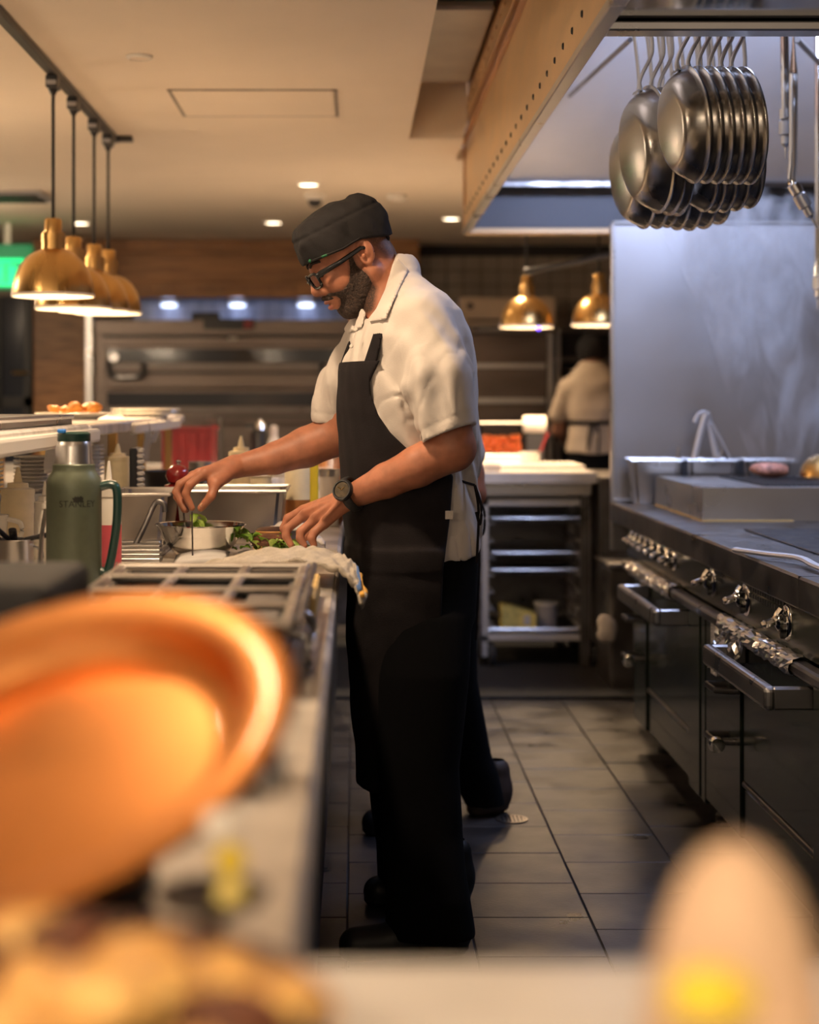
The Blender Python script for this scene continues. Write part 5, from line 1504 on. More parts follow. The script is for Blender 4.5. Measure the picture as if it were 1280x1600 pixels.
def towel(name, rows, m, label, stripes=(), thick=.010, seed=1, amp=.004):
    """cloth sheet from rows of 3-D control points"""
    nu = 44
    R = [smooth_path(r, 12) for r in rows]
    L = min(len(r) for r in R)
    cols = [smooth_path([r[i] for r in R], 12) for i in range(L)]
    t = thing(name, cols[0][0], label, 'towel')
    W = len(cols[0])
    pts = [[cols[i][j] + Vector((0, 0, amp * math.sin(i * .9 + seed) * math.sin(j * .55 + seed * 2) + amp * .6 * math.sin(i * .37 + j * .71))) for j in range(W)] for i in range(L)]
    def sheet(i0, i1, lift, mm, nm, th):
        bm = bmesh.new()
        V = [[bm.verts.new(pts[i][j] + lift) for j in range(W)] for i in range(i0, i1)]
        for i in range(len(V) - 1):
            for j in range(W - 1): bm.faces.new((V[i][j], V[i + 1][j], V[i + 1][j + 1], V[i][j + 1]))
        bmesh.ops.recalc_face_normals(bm, faces=bm.faces)
        bmesh.ops.solidify(bm, geom=list(bm.faces), thickness=th)
        return from_bm(nm, bm, mm, t, smooth='all')
    sheet(0, L, Vector((0, 0, 0)), m, 'cloth', thick)
    for f0, f1, mm in stripes:
        sheet(int(f0 * (L - 1)), int(f1 * (L - 1)) + 1, Vector((.003, -.0035, .0035)), mm, 'stripe', thick * .9)
    return t
Zt = CT + .006
towel('kitchen_towel', [
    [(-.36, 3.60, Zt + .01), (-.22, 3.58, Zt + .040), (-.10, 3.56, Zt + .050), (-.03, 3.52, Zt + .036), (.002, 3.50, Zt + .012), (.018, 3.46, Zt - .024)],
    [(-.36, 3.74, Zt + .02), (-.22, 3.72, Zt + .055), (-.10, 3.70, Zt + .066), (-.03, 3.66, Zt + .050), (-.002, 3.64, Zt + .034), (.012, 3.62, Zt + .002)],
    [(-.35, 3.88, Zt + .006), (-.21, 3.86, Zt + .030), (-.10, 3.84, Zt + .036), (-.04, 3.82, Zt + .034), (-.020, 3.82, Zt + .026), (-.005, 3.82, Zt + .008)]],
    'terry', 'white terry towel with blue and yellow stripe draped over counter edge', stripes=((.86, .89, 'stripe_blue'), (.92, .98, 'stripe_yellow')), amp=.005)
towel('side_towel', [
    [(-.27, 4.44, CT + .012), (-.20, 4.43, CT + .05), (-.13, 4.42, CT + .045), (-.08, 4.42, CT + .012)],
    [(-.27, 4.50, CT + .013), (-.20, 4.50, CT + .062), (-.13, 4.49, CT + .055), (-.08, 4.48, CT + .013)],
    [(-.26, 4.56, CT + .012), (-.19, 4.56, CT + .030), (-.13, 4.55, CT + .030), (-.09, 4.54, CT + .012)]],
    'linen', 'crumpled white cloth behind the burger', thick=.004, seed=3, amp=.006)
# burger on a plate: patty, bun and salad
bc = P_on(425, 4.27, CT + .001)
plate('oval_plate', bc + Vector((.04, 0, 0)), .125, 'flat pale plate under the burger being built', h=.010)
zb_ = CT + .012
bg = thing('burger_patty', bc + Vector((-.008, .0, zb_ - CT)), 'brown grilled burger patty on salad leaves', 'patty')
lathe('patty', [(0, 0), (.040, .0), (.047, .008), (.045, .020), (.036, .026), (0, .028)], bc + Vector((-.008, 0, .028)), 'patty', bg, 30)
bu = thing('bun_half', bc, 'toasted bun half with dark crust lying behind the patty', 'bun')
lathe('crumb', [(0, 0), (.038, 0), (.041, .010), (.040, .012)], bc + Vector((-.006, .10, .045)), 'bun', bu, 28)
lathe('crust', [(.040, .011), (.040, .014), (.030, .020), (0, .022)], bc + Vector((-.006, .10, .045)), 'bun_crust', bu, 28)
lathe('cheese_slice', [(0, -.012), (.045, -.012), (.047, -.004), (.040, .0), (0, .0)], bc + Vector((-.006, .10, .045)), 'linen', bu, 28)
lathe('bottom_bun', [(0, -.043), (.046, -.043), (.048, -.030), (.044, -.012), (0, -.012)], bc + Vector((-.006, .10, .045)), 'bun', bu, 28)
for k in range(44):
    u = rs.uniform(-.085, .085)
    leaf(bc + Vector((u - .005, rs.uniform(-.05, .02), .010 + rs.uniform(0, .02) + (.03 * max(0, (-u - .03) / .05)))), rs.uniform(.022, .042), rs.uniform(0, 6.28), rs.uniform(-.5, .9), 100 + k,
         'lettuce' if k % 2 else 'leaf_dark', 'green salad leaf on the plate around the burger patty', 'salad leaves on the plate')
tag(box('wooden_block', P_on(483, 3.2, 0).x, P_on(497, 3.2, 0).x, 3.0, 3.4, CT + .001, CT + .045, 'wood_light', None, bevel=0.004), 'yellowish wooden block beside the divided holder', 'block')
# divided insert holder
hx0, hx1, hy0, hy1, hz = -.44, -.082, 2.32, 3.16, 1.0
dh = thing('divided_holder', ((hx0 + hx1) / 2, 2.75, CT), 'black box holder with steel divided top frame on the counter', 'holder')
bm = bmesh.new()
for a in ((hx0 + .02, hx0 + .03, hy0 + .03, hy1 - .02), (hx1 - .03, hx1 - .02, hy0 + .03, hy1 - .02), (hx0 + .02, hx1 - .02, hy0 + .03, hy0 + .04), (hx0 + .02, hx1 - .02, hy1 - .03, hy1 - .02)):
    add_box(bm, *a, CT + .001, hz - .012)
add_box(bm, hx0 + .02, hx1 - .02, hy0 + .03, hy1 - .02, CT + .001, CT + .012)
from_bm('black_body', bm, 'black_plastic', dh)
for y in (hy0, hy0 + .21, hy0 + .42, hy0 + .63, hy1 - .024):
    box('cross_bar', hx0, hx1, y, y + .026, hz - .012, hz, 'steel_mid', dh, bevel=0.005)
for x in (hx0, hx0 + .115, hx0 + .23, hx1 - .022):
    box('long_bar', x, x + .020, hy0, hy1, hz - .014, hz - .002, 'steel_mid', dh, bevel=0.005)
tube('edge_wire', [(hx1 + .006, hy0, hz - .004), (hx1 + .006, hy1, hz - .004)], .006, 'steel_dark', dh)
for i in range(3):
    for j in range(4):
        x0 = hx0 + .024 + .115 * i; y0 = hy0 + .03 + .21 * j
        if y0 + .17 > hy1 - .03: continue
        box('insert_lid', x0 + .004, min(x0 + .086, hx1 - .034), y0 + .006, y0 + .172, hz - .034, hz - .028, 'steel_dark', dh, bevel=0.003)
tube('bail_handle', smooth_path([(hx1 - .02, hy0 + .12, CT + .06), (hx1 + .012, hy0 + .12, CT + .05), (hx1 + .016, hy0 + .12, CT + .012), (hx1 + .016, hy0 + .36, CT + .012), (hx1 + .012, hy0 + .36, CT + .05), (hx1 - .02, hy0 + .36, CT + .06)], 4), .006, 'steel', dh)
tag(box('black_case', -.62, -.35, 1.95, 2.26, CT + .001, 1.088, 'black_rubber', None, bevel=0.015, seg=2), 'black lidded case behind the copper pan', 'case')
tag(box('steel_lid_box', -.335, -.10, 1.72, 2.15, CT + .001, CT + .05, 'steel', None, bevel=0.01, seg=2), 'low steel lid on the counter edge behind the copper pan', 'lid')
# ------------------------------------------------------------------ the cook with glasses
YC = 4.20
def nv(v): return np.array(v, float)
ck = thing('person', (0.12, YC, 0.0), 'cook in black cap, glasses, white shirt and black apron plating food', 'person')
# head frame
pit, yaw_h = math.radians(33), math.radians(11)
hf = np.array([-math.cos(yaw_h) * math.cos(pit), -math.sin(yaw_h) * math.cos(pit), -math.sin(pit)])
hl = np.array([math.sin(yaw_h), -math.cos(yaw_h), 0.0])
hu = np.cross(hf, hl)
HM = np.array([hf, hl, hu])
HO = nv(P(557, 398, YC)) + np.array([0, .015, 0])
def H(f, l, u): return HO + hf * f + hl * l + hu * u
def head_sdf(g, full=True):
    E = lambda c, r, k=.012, op='union', M=HM: g.ell(H(*c), r, M, k, 2.0, op)
    E((.002, 0, .040), (.103, .080, .084), .0)
    E((.058, 0, -.030), (.060, .064, .086), .02)
    for s in (-1, 1):
        g.cone(H(.002, s * .060, -.050), H(.072, s * .020, -.104), .024, .022, .02)
        E((.078, s * .040, -.022), (.032, .027, .034), .02)
        g.cone(H(.104, s * .012, .034), H(.083, s * .052, .036), .012, .012, .012)
    E((.080, 0, -.100), (.024, .026, .022), .02)
    g.cone(H(.110, 0, .024), H(.1315, 0, -.021), .0108, .0152, .012)
    for s in (-1, 1):
        E((.119, s * .0170, -.031), (.013, .0110, .0105), .008)
        E((.124, s * .034, .012), (.020, .021, .014), .010, 'cut')
        E((.092, s * .034, .010), (.0165, .018, .0125), .004)
        E((.128, s * .009, -.043), (.010, .0045, .006), .004, 'cut')
    E((.102, 0, -.060), (.022, .034, .028), .016)
    E((.1215, 0, -.0575), (.010, .023, .0068), .005)
    E((.1190, 0, -.0735), (.011, .021, .0088), .005)
    E((.133, 0, -.0658), (.016, .026, .0024), .003, 'cut')
    for s in (-1, 1):
        a = .22 * s
        Mr = np.array([[1, 0, .25], [0, 1, 0], [-.25, 0, 1]]) / 1.03
        Me = Mr @ np.array([hf * math.cos(a) - hl * math.sin(a) , hl * math.cos(a) + hf * math.sin(a), hu])
        g.ell(H(-.006, s * .083, -.002), (.0215, .0085, .0345), Me, .006)
        g.ell(H(-.003, s * .090, .000), (.0145, .0075, .0255), Me, .003, 2.0, 'cut')
        g.ell(H(-.010, s * .088, -.001), (.006, .006, .018), Me, .004)
        g.ell(H(.004, s * .0875, -.008), (.0045, .006, .007), Me, .003)
    if full:
        g.cone(H(-.030, 0, -.030), nv(P(606, 480, YC + .02)), .060, .068, .02)

g = Field((-.50, 3.80, .925), (.34, 4.64, 1.80), .0032)
head_sdf(g)
# hidden trunk, so that head and arms are one body
g.cone(nv(P(606, 480, YC + .02)), nv(P(640, 640, YC)), .068, .10, .03)
g.cone(nv(P(640, 640, YC)), nv(P(645, 800, YC)), .10, .10, .03)
SN, SF_ = nv(P(668, 512, 4.03)), nv(P(588, 525, 4.38))
g.cone(nv(P(632, 520, YC)), SN, .07, .055, .03); g.cone(nv(P(620, 520, YC)), SF_, .07, .055, .03)
# near arm and hand
EN, WN = nv(P(707, 700, 3.98)), nv(P(558, 772, 4.06))
g.chain([SN, EN], [.056, .055], .01)
g.chain([EN, nv(P(652, 729, 4.00)), nv(P(604, 751, 4.03)), WN], [.054, .0475, .041, .031], .01)
def hand(g, wrist, knuckles, fingers, thumb, pr=.0235):
    for kn in knuckles:
        g.cone(wrist, kn, pr, .0128, .012)
    for kn, f in zip(knuckles, fingers):
        pts = [kn] + f
        g.chain(pts, [.0122, .0108, .0098, .0082][:len(pts)], .004)
    g.chain(thumb, [.018, .0135, .0115, .0095][:len(thumb)], .006)
Q = lambda x, y, Y: nv(P(x, y, Y))
hand(g, Q(546, 777, 4.07), [Q(474, 797, 4.165), Q(474, 806, 4.13), Q(490, 814, 4.095), Q(507, 818, 4.065)],
     [[Q(450, 810, 4.175), Q(443, 826, 4.175), Q(449, 842, 4.17)], [Q(449, 826, 4.13), Q(447, 838, 4.125), Q(455, 852, 4.12)],
      [Q(470, 831, 4.09), Q(469, 841, 4.085), Q(476, 853, 4.08)], [Q(491, 832, 4.055), Q(487, 841, 4.05), Q(491, 852, 4.05)]],
     [Q(534, 790, 4.10), Q(512, 812, 4.15), Q(490, 830, 4.18), Q(474, 842, 4.19)])
# tendons on the back of the near hand
for kn in (Q(474, 802, 4.122), Q(490, 809, 4.087), Q(506, 813, 4.055)):
    g.cone(Q(538, 776, 4.04), kn + np.array([0, -.003, .005]), .0035, .0045, .010)
# far arm and hand
EF, WF = Q(528, 678, 4.47), Q(376, 728, 4.42)
g.chain([SF_, EF], [.056, .056], .01)
g.chain([EF, Q(478, 699, 4.46), Q(430, 716, 4.44), WF], [.056, .052, .041, .030], .01)
hand(g, Q(366, 729, 4.415), [Q(320, 739, 4.345), Q(311, 739, 4.375), Q(302, 743, 4.405), Q(298, 748, 4.435)],
     [[Q(296, 758, 4.335), Q(290, 772, 4.335), Q(300, 794, 4.335)], [Q(281, 757, 4.365), Q(275, 769, 4.36), Q(289, 796, 4.345)],
      [Q(281, 762, 4.40), Q(277, 776, 4.395), Q(288, 797, 4.375)], [Q(284, 766, 4.43), Q(283, 780, 4.425), Q(291, 797, 4.41)]],
     [Q(352, 742, 4.375), Q(337, 757, 4.34), Q(330, 775, 4.325), Q(314, 794, 4.33)], pr=.024)
g.cone(Q(362, 732, 4.40), Q(334, 752, 4.35), .024, .017, .014)
bp = [(.020, .022), (.034, .018), (.046, -.012), (.066, -.040), (.088, -.048), (.102, -.043), (.114, -.037), (.136, -.040), (.136, -.051), (.118, -.053), (.108, -.058), (.104, -.066), (.107, -.077), (.114, -.0835), (.130, -.086), (.125, -.135), (.05, -.135), (.012, -.092), (.016, -.045), (.022, -.02)]
hp_ = [(-.020, .04), (-.14, .06), (-.14, -.070), (-.085, -.066), (-.046, -.045), (-.030, -.01)]
bo = field_mesh('body', g, 'skin', ck, relax=1)
def stubble(ob, parent):
    n_ = len(ob.data.vertices); V = np.empty(n_ * 3, np.float32); ob.data.vertices.foreach_get('co', V)
    V = V.reshape(-1, 3) + np.array(parent.location) - HO
    a, c_, l_ = V @ hf, V @ hu, V @ hl
    m1 = np.clip(.5 - poly_d(a, c_, bp) / .016, 0, 1); m2 = np.clip(.35 - poly_d(a, c_, hp_) / .03, 0, .75)
    mk = np.maximum(m1, m2) * (np.abs(l_) < .083 - .03 * (a < -.2)) * (np.abs(V).max(1) < .2)
    at = ob.data.attributes.new('stubble', 'FLOAT', 'POINT'); at.data.foreach_set('value', mk.astype(np.float32))
stubble(bo, ck)
del g
# finger nails
def nail(x, y, Y, d, nrm):
    c = Vector(Q(x, y, Y)); d = Vector(d).normalized(); n_ = Vector(nrm).normalized()
    s = d.cross(n_).normalized()
    bm = bmesh.new()
    vs = [bm.verts.new(c + d * (.006 * math.cos(a)) + s * (.0048 * math.sin(a)) + n_ * (.0012 - .0016 * abs(math.sin(a)))) for a in [i * math.pi / 6 for i in range(12)]]
    bm.faces.new(vs); bmesh.ops.triangulate(bm, faces=bm.faces)
    bmesh.ops.solidify(bm, geom=list(bm.faces), thickness=.0008)
    from_bm('nail', bm, 'bread', ck, smooth='all')
nail(316, 789, 4.321, (-.6, 0, -.8), (0, -1, .1))
# beard and short hair, lips, brows
lo = HO - .17; hi = HO + .17
gb_ = Field(lo, hi, .0026); head_sdf(gb_, False)
base = gb_.a
sl, X, Y, Z = gb_.win(lo - 1, hi + 1)
lf = HM[0][0] * (X - HO[0]) + HM[0][1] * (Y - HO[1]) + HM[0][2] * (Z - HO[2])
ll = HM[1][0] * (X - HO[0]) + HM[1][1] * (Y - HO[1]) + HM[1][2] * (Z - HO[2])
lu = HM[2][0] * (X - HO[0]) + HM[2][1] * (Y - HO[1]) + HM[2][2] * (Z - HO[2])
bp = [(.020, .022), (.034, .018), (.046, -.012), (.066, -.040), (.088, -.048), (.102, -.043), (.114, -.037), (.136, -.040), (.136, -.051), (.118, -.053), (.108, -.058), (.104, -.066), (.107, -.077), (.114, -.0835), (.130, -.086), (.125, -.135), (.05, -.135), (.012, -.092), (.016, -.045), (.022, -.02)]
bd = poly_d(lf.astype(np.float32), lu.astype(np.float32), bp)
bd = bd + .003
thick = np.clip(-bd / .02, 0, 1) ** .6 * (.0035 + .0045 * np.clip((-lu - .06) / .04, 0, 1) * np.clip((lf - .03) / .04, 0, 1) + .0012 * waves(X, Y, Z, 4, 420, 4))
arr = np.maximum(base - thick, bd).astype(np.float32)
arr = np.maximum(arr, -(np.abs(ll) * 0 + base + .012))
field_mesh('beard', gb_, 'beard', ck, arr=arr, relax=0)
gl = Field(H(.12, 0, -.065) - .04, H(.12, 0, -.065) + .04, .0015)
gl.ell(H(.1222, 0, -.0575), (.0105, .0215, .0068), HM, .002); gl.ell(H(.1197, 0, -.0735), (.0115, .0195, .0086), HM, .002)
gl.ell(H(.135, 0, -.0658), (.016, .026, .0024), HM, .002, 2.0, 'cut')
field_mesh('lips', gl, 'lip', ck, relax=0)
for s in (-1, 1):
    tube('moustache', smooth_path([H(.1275, s * .002, -.0455), H(.1255, s * .012, -.0475), H(.1185, s * .024, -.052), H(.108, s * .033, -.057)], 4), [.0050, .0056, .006, .006, .006, .006, .0058, .0055, .005, .0045, .004, .0035, .003], 'beard', ck, 8)
    tube('lashes', smooth_path([H(.1065, s * .024, .004), H(.1085, s * .034, .002), H(.101, s * .047, .004)], 4), .0016, 'hair', ck, 5)
    tube('eyebrow', smooth_path([H(.117, s * .014, .036), H(.112, s * .034, .042), H(.096, s * .055, .037)], 5), .0042, 'hair', ck, 6, flat=.8)
# cap
gh = Field(lo - .02, hi + .03, .0032)
sl, X, Y, Z = gh.win(lo - 1, hi + 1)
lf = HM[0][0] * (X - HO[0]) + HM[0][1] * (Y - HO[1]) + HM[0][2] * (Z - HO[2])
lu = HM[2][0] * (X - HO[0]) + HM[2][1] * (Y - HO[1]) + HM[2][2] * (Z - HO[2])
d = ell_d(X, Y, Z, H(.008, 0, .046), (.114, .098, .098), HM, 3.0)
d2 = ell_d(X, Y, Z, H(-.062, 0, .062), (.052, .075, .052), HM, 2.4)
hh = np.clip(.5 + .5 * (d - d2) / .015, 0, 1); d = d * (1 - hh) + d2 * hh - .015 * hh * (1 - hh)
d3 = ell_d(X, Y, Z, H(.035, 0, .075), (.082, .078, .062), HM, 3.0)
hh = np.clip(.5 + .5 * (d - d3) / .012, 0, 1); d = d * (1 - hh) + d3 * hh - .012 * hh * (1 - hh)
d = d + .0048 * waves(X, Y, Z, 3, 58, 6) + .0028 * waves(X, Y, Z, 9, 120, 5)
d = d + .007 * np.exp(-((lf + .045) / .016) ** 2) * np.clip((lu - .085) / .03, 0, 1)
seam = np.abs(lu - (.100 + .10 * (lf - .05)))          # seam where crown joins side wall
d = d + .0026 * np.exp(-(seam / .004) ** 2)
BF = [-.13, -.08, -.035, -.010, .020, .038, .1176, .14]; BU = [-.010, .000, .020, .030, .0315, .031, .046, .050]
brim = np.interp(lf, BF, BU)
d = np.maximum(d, (brim - lu) * .95)
cap = field_mesh('cap', gh, 'hat_black', ck, arr=d.astype(np.float32), relax=1)
# edge binding with small green mark, tie at the back
def brim_pt(f, off=0.0):
    # point on the cap's near side at forward position f, found on the ellipse of the side wall
    u = float(np.interp(f, BF, BU)) + off
    t = min(.999, abs((f - .008) / .1165)); w = abs((u - .046) / .095)
    l = .100 * max(0, 1 - t ** 3 - w ** 3) ** (1 / 3)
    return Vector(H(f, l, u))
ed = [brim_pt(f, .0035) for f in [.1215, .119, .113, .104, .092, .076, .058, .038, .016, -.008]]
tube('edge_binding', ed, .0026, 'hat_black', cap, 6)
tube('green_thread', [brim_pt(f, .0035) for f in (.092, .086, .080)], .0030, 'green_logo', cap, 6)
cg = brim_pt(.1165, .005)
blob('green_mark', cg, .0055, 1, 'green_logo', cap, 1, 0, (1, 1, 1))
kn = Vector(Q(601, 371, YC))
blob('knot', kn, .011, 2, 'hat_black', cap, 2, .2, (1.2, 1, 1))
for a, b, c_ in (((601, 371), (606, 384), (603, 398)), ((600, 371), (597, 386), (598, 394)), ((594, 372), (601, 366), (607, 369))):
    tube('tie_tail', smooth_path([P(*a, YC), P(*b, YC - .005), P(*c_, YC - .01)], 4), .0045, 'hat_black', cap, 6, flat=.5)
# glasses
gs_front = []
for s in (-1, 1):
    pts = []
    for i in range(25):
        a = 2 * math.pi * i / 24
        ca, sa = math.cos(a), math.sin(a)
        l = .036 + .0255 * math.copysign(abs(ca) ** .6, ca); u = .002 + .0185 * math.copysign(abs(sa) ** .6, sa)
        pts.append(Vector(H(.1365 - .22 * l, s * l, u)))
    fr = tube('glasses_rim', pts, .0036, 'glasses_black', ck, 8)
    bm = bmesh.new()
    bm.faces.new([bm.verts.new(p) for p in pts[:-1]])
    bmesh.ops.triangulate(bm, faces=bm.faces); bmesh.ops.solidify(bm, geom=list(bm.faces), thickness=.001)
    from_bm('glasses_lens', bm, 'lens', fr)
    tube('glasses_temple', [H(.1225, s * .065, .010), H(.116, s * .073, .012), H(.06, s * .084, .010), H(.0, s * .090, .012), H(-.014, s * .090, .004), H(-.022, s * .086, -.014)],
         [.0075, .0075, .0060, .0055, .0045, .004], 'glasses_black', ck, 8, flat=.55, up=tuple(hl))
tube('glasses_bridge', smooth_path([H(.1345, -.010, .006), H(.139, 0, .008), H(.1345, .010, .006)], 3), .0036, 'glasses_black', ck, 8)

# shirt
def rows_at(rows, Y=YC): return [(P(0, y, Y).z, P(a, 0, Y).x, P(b, 0, Y).x, Y + dy, hy) for y, a, b, dy, hy in rows]
SR = rows_at([(424, 604, 648, .02, .060), (442, 590, 668, .02, .115), (462, 576, 696, .01, .165), (488, 558, 716, .0, .195), (530, 546, 733, 0, .208), (580, 537, 740, 0, .200),
              (640, 535, 742, 0, .185), (700, 537, 745, 0, .175), (760, 541, 747, 0, .17), (820, 546, 750, 0, .172), (872, 556, 748, 0, .175)])
TY = .28
gs = Field((-.17, 3.78, .885), (.36, 4.66, 1.66), .0042)
gs.loft(SR, .0, 2.25, TY)
torso_only = gs.a.copy()
gs.cone(nv(P(660, 500, 4.04)), nv(P(684, 592, 3.985)), .070, .082, .03)
gs.cone(nv(P(684, 592, 3.985)), nv(P(699, 676, 3.97)), .082, .070, .015)
gs.cone(nv(P(590, 520, 4.36)), nv(P(545, 600, 4.45)), .072, .074, .03)
gs.cone(nv(P(545, 600, 4.45)), nv(P(523, 650, 4.475)), .074, .064, .015)
gs.cone(nv(P(622, 430, YC + .02)), nv(P(612, 472, YC + .02)), .060, .085, .02)
sl, X, Y, Z = gs.win(gs.lo - 1, gs.lo + 9)
a_ = gs.a
# folds: long soft ones falling from the shoulders, finer ones near the hems
fold = .0052 * np.sin(95 * X + 26 * Z + 3.0 * np.sin(9 * Z + 22 * Y) + 1.5 * np.sin(14 * X)) * np.clip((1.60 - Z) / .25, 0, 1)
fold = fold + .0044 * waves(X * 1.6, Y * 1.6, Z * .6, 5, 42, 5) + .0024 * waves(X, Y, Z * .8, 8, 95, 5)
cr_ = np.abs(waves(X * 1.1 + .25 * Z, Y * 1.1, Z * .55 - .2 * X, 15, 60, 3)); fold = fold + .0026 * np.exp(-(cr_ / .14) ** 2) * np.clip((1.52 - Z) / .2, .15, 1)
a_ = a_ + fold
# shoulder seam and sleeve hem lines
def plane_d(p, n_):
    n_ = nv(n_) / np.linalg.norm(n_); return (X - p[0]) * n_[0] + (Y - p[1]) * n_[1] + (Z - p[2]) * n_[2]
near = nv(P(699, 680, 3.97)); ax_n = nv(P(699, 680, 3.97)) - nv(P(676, 560, 4.0))
hemcut = plane_d(near, ax_n + np.array([.035, 0, 0]))
reg_n = (Y < 4.12) & (Z < near[2] + .10) & (X > .02) & (cone_d(X, Y, Z, nv(P(660, 500, 4.04)), nv(P(705, 730, 3.97)), .10, .10) < 0) & (torso_only > .004)
a_ = np.where(reg_n, np.maximum(a_, hemcut), a_)
seam = np.abs(hemcut + .026); a_ = np.where(reg_n, a_ + .0016 * np.exp(-(seam / .0035) ** 2), a_)
far_ = nv(P(520, 655, 4.475)); ax_f = nv(P(520, 655, 4.475)) - nv(P(546, 595, 4.45))
hemf = plane_d(far_, ax_f + np.array([.045, 0, -.01]))
reg_f = (Y > 4.30) & (Z < far_[2] + .12) & (torso_only > .004)
a_ = np.where(reg_f, np.maximum(a_, hemf), a_)
seam = np.abs(hemf + .028); a_ = np.where(reg_f, a_ + .0016 * np.exp(-(seam / .0035) ** 2), a_)
# hollow sleeve mouths
ci = cone_d(X, Y, Z, nv(P(694, 650, 3.972)), nv(P(712, 745, 3.965)), .055, .068)
a_ = np.where(reg_n & (hemcut > -.035), np.maximum(a_, -ci), a_)
# hem slit: shirt tail rounded at the bottom, neck opening in front
tail = poly_d(X, Z, [(P(x, 0, YC).x, P(0, y, YC).z) for x, y in ((440, 380), (790, 380), (790, 700), (754, 838), (742, 862), (700, 877), (640, 884), (440, 884))])
a_ = np.maximum(a_, tail)
neck = cone_d(X, Y, Z, nv(P(568, 455, YC - .005)), nv(P(552, 520, YC - .02)), .050, .012)
a_ = np.maximum(a_, -neck)
open_ = poly_d(X, Z, [(P(x, 0, YC).x, P(0, y, YC).z) for x, y in ((619, 398), (612, 418), (601, 455), (587, 486), (574, 502), (560, 480), (560, 398))])
a_ = np.maximum(a_, -open_)
field_mesh('shirt', gs, 'shirt_white', ck, arr=a_.astype(np.float32), relax=1)
shirt_arr = a_
# collar, lying over the shirt on both sides
cone_n = cone_d(X, Y, Z, nv(P(620, 408, YC + .02)), nv(P(602, 478, YC + .01)), .066, .092)
bas = np.minimum(cone_n, shirt_arr)
cp = [(P(x, 0, YC).x, P(0, y, YC).z) for x, y in ((613, 414), (621, 406), (638, 424), (619, 463), (601, 505), (576, 507), (588, 484), (602, 453))]
ca = np.maximum(np.maximum(bas - .007, poly_d(X, Z, cp)), -(bas + .006))
ca = np.where(Y < YC + .03, ca, .05)
field_mesh('collar', gs, 'shirt_white', ck, arr=ca.astype(np.float32), relax=1)
cp = [(P(x, 0, YC).x, P(0, y, YC).z) for x, y in ((566, 480), (572, 490), (566, 514), (545, 520), (533, 506), (548, 492))]
ca = np.maximum(np.maximum(shirt_arr - .006, poly_d(X, Z, cp)), -(shirt_arr + .008))
field_mesh('collar', gs, 'shirt_white', ck, arr=ca.astype(np.float32), relax=1)
# apron: bib and skirt
ga = Field((-.12, 3.90, .30), (.36, 4.52, 1.46), .0048)
sl, X, Y, Z = ga.win(ga.lo - 1, ga.lo + 9)
R_ = np.array(sorted(SR), float)
ga.loft(SR, .0, 2.25, TY)
sk = rows_at([(860, 550, 746, 0, .178), (930, 552, 742, 0, .175), (1000, 550, 738, 0, .17), (1080, 556, 732, 0, .165), (1180, 564, 724, 0, .155), (1225, 566, 720, 0, .15)])
ga.loft(sk, .02, 2.3, TY)
wr = .0028 * waves(X, Y, Z, 21, 30, 5) + .0016 * waves(X, Y, Z, 22, 70, 5)
ba = ga.a - .011 + wr
# bib pulls straight across the chest
ap_ = [(500, 566), (592, 566), (577, 598), (579, 618), (590, 648), (608, 674), (632, 697), (662, 716), (703, 738), (698, 800), (687, 878), (684, 960), (676, 1225), (500, 1225)]
pd = poly_d(X, Z, [(P(x, 0, YC).x, P(0, y, YC).z) for x, y in ap_])
aa = np.maximum(ba, pd)
apr = field_mesh('apron', ga, 'apron_black', ck, arr=aa.astype(np.float32), relax=1)
strap = poly_d(X, Z, [(P(x, 0, YC).x, P(0, y, YC).z) for x, y in ((567, 572), (587, 572), (600, 508), (588, 508))])
sa = np.where(Y < YC, np.maximum(ba + .004, strap), .05)
field_mesh('neck_strap', ga, 'apron_black', apr, arr=sa.astype(np.float32), relax=1)
strap = poly_d(X, Z, [(P(x, 0, YC).x, P(0, y, YC).z) for x, y in ((530, 572), (538, 572), (549, 534), (545, 532))])
sa = np.where(Y > YC, np.maximum(ba + .003, strap), .05)
field_mesh('neck_strap', ga, 'apron_black', apr, arr=sa.astype(np.float32), relax=1)
for pts in (((700, 742), (722, 752), (742, 758)), ((742, 758), (752, 790), (750, 820), (744, 800)), ((742, 758), (748, 800), (745, 880))):
    tube('waist_tie', smooth_path([P(x, y, 4.08) for x, y in pts], 5), .0035, 'apron_black', apr, 6)
for x, y in ((549, 541), (556, 515)):
    lathe('button', [(0, .0022), (.004, .002), (.0052, 0)], P(x, y, 4.075), 'linen', ck, 12, axis=(-.35, -1, .2))
# chest pocket outline and care label
box('care_label', P(695, 0, 4.05).x, P(707, 0, 4.05).x, 4.022, 4.025, P(0, 810, 4.05).z, P(0, 797, 4.05).z, 'linen', ck, bevel=0)
# trousers and shoes
gt = Field((-.10, 3.82, .02), (.34, 4.58, .98), .0060)
def rowsY(rows): return [(P(0, y, Yr).z, P(a, 0, Yr).x, P(b, 0, Yr).x, Yr, hy) for y, a, b, Yr, hy in rows]
gt.loft(rowsY([(832, 556, 744, 4.2, .165), (900, 558, 742, 4.2, .165), (960, 562, 738, 4.2, .16)]), 0, 2.3, TY)
gt.loft(rowsY([(885, 605, 725, 4.15, .05), (960, 592, 738, 4.11, .09), (1050, 590, 734, 4.08, .098), (1200, 590, 718, 4.05, .088), (1300, 598, 722, 4.03, .085), (1400, 604, 734, 4.0, .082), (1462, 600, 742, 4.0, .078)]), .03, 2.2)
gt.loft(rowsY([(885, 575, 690, 4.25, .05), (960, 562, 700, 4.29, .09), (1050, 562, 690, 4.32, .095), (1200, 572, 690, 4.36, .085), (1320, 590, 702, 4.40, .082), (1386, 592, 712, 4.42, .076)]), .03, 2.2)
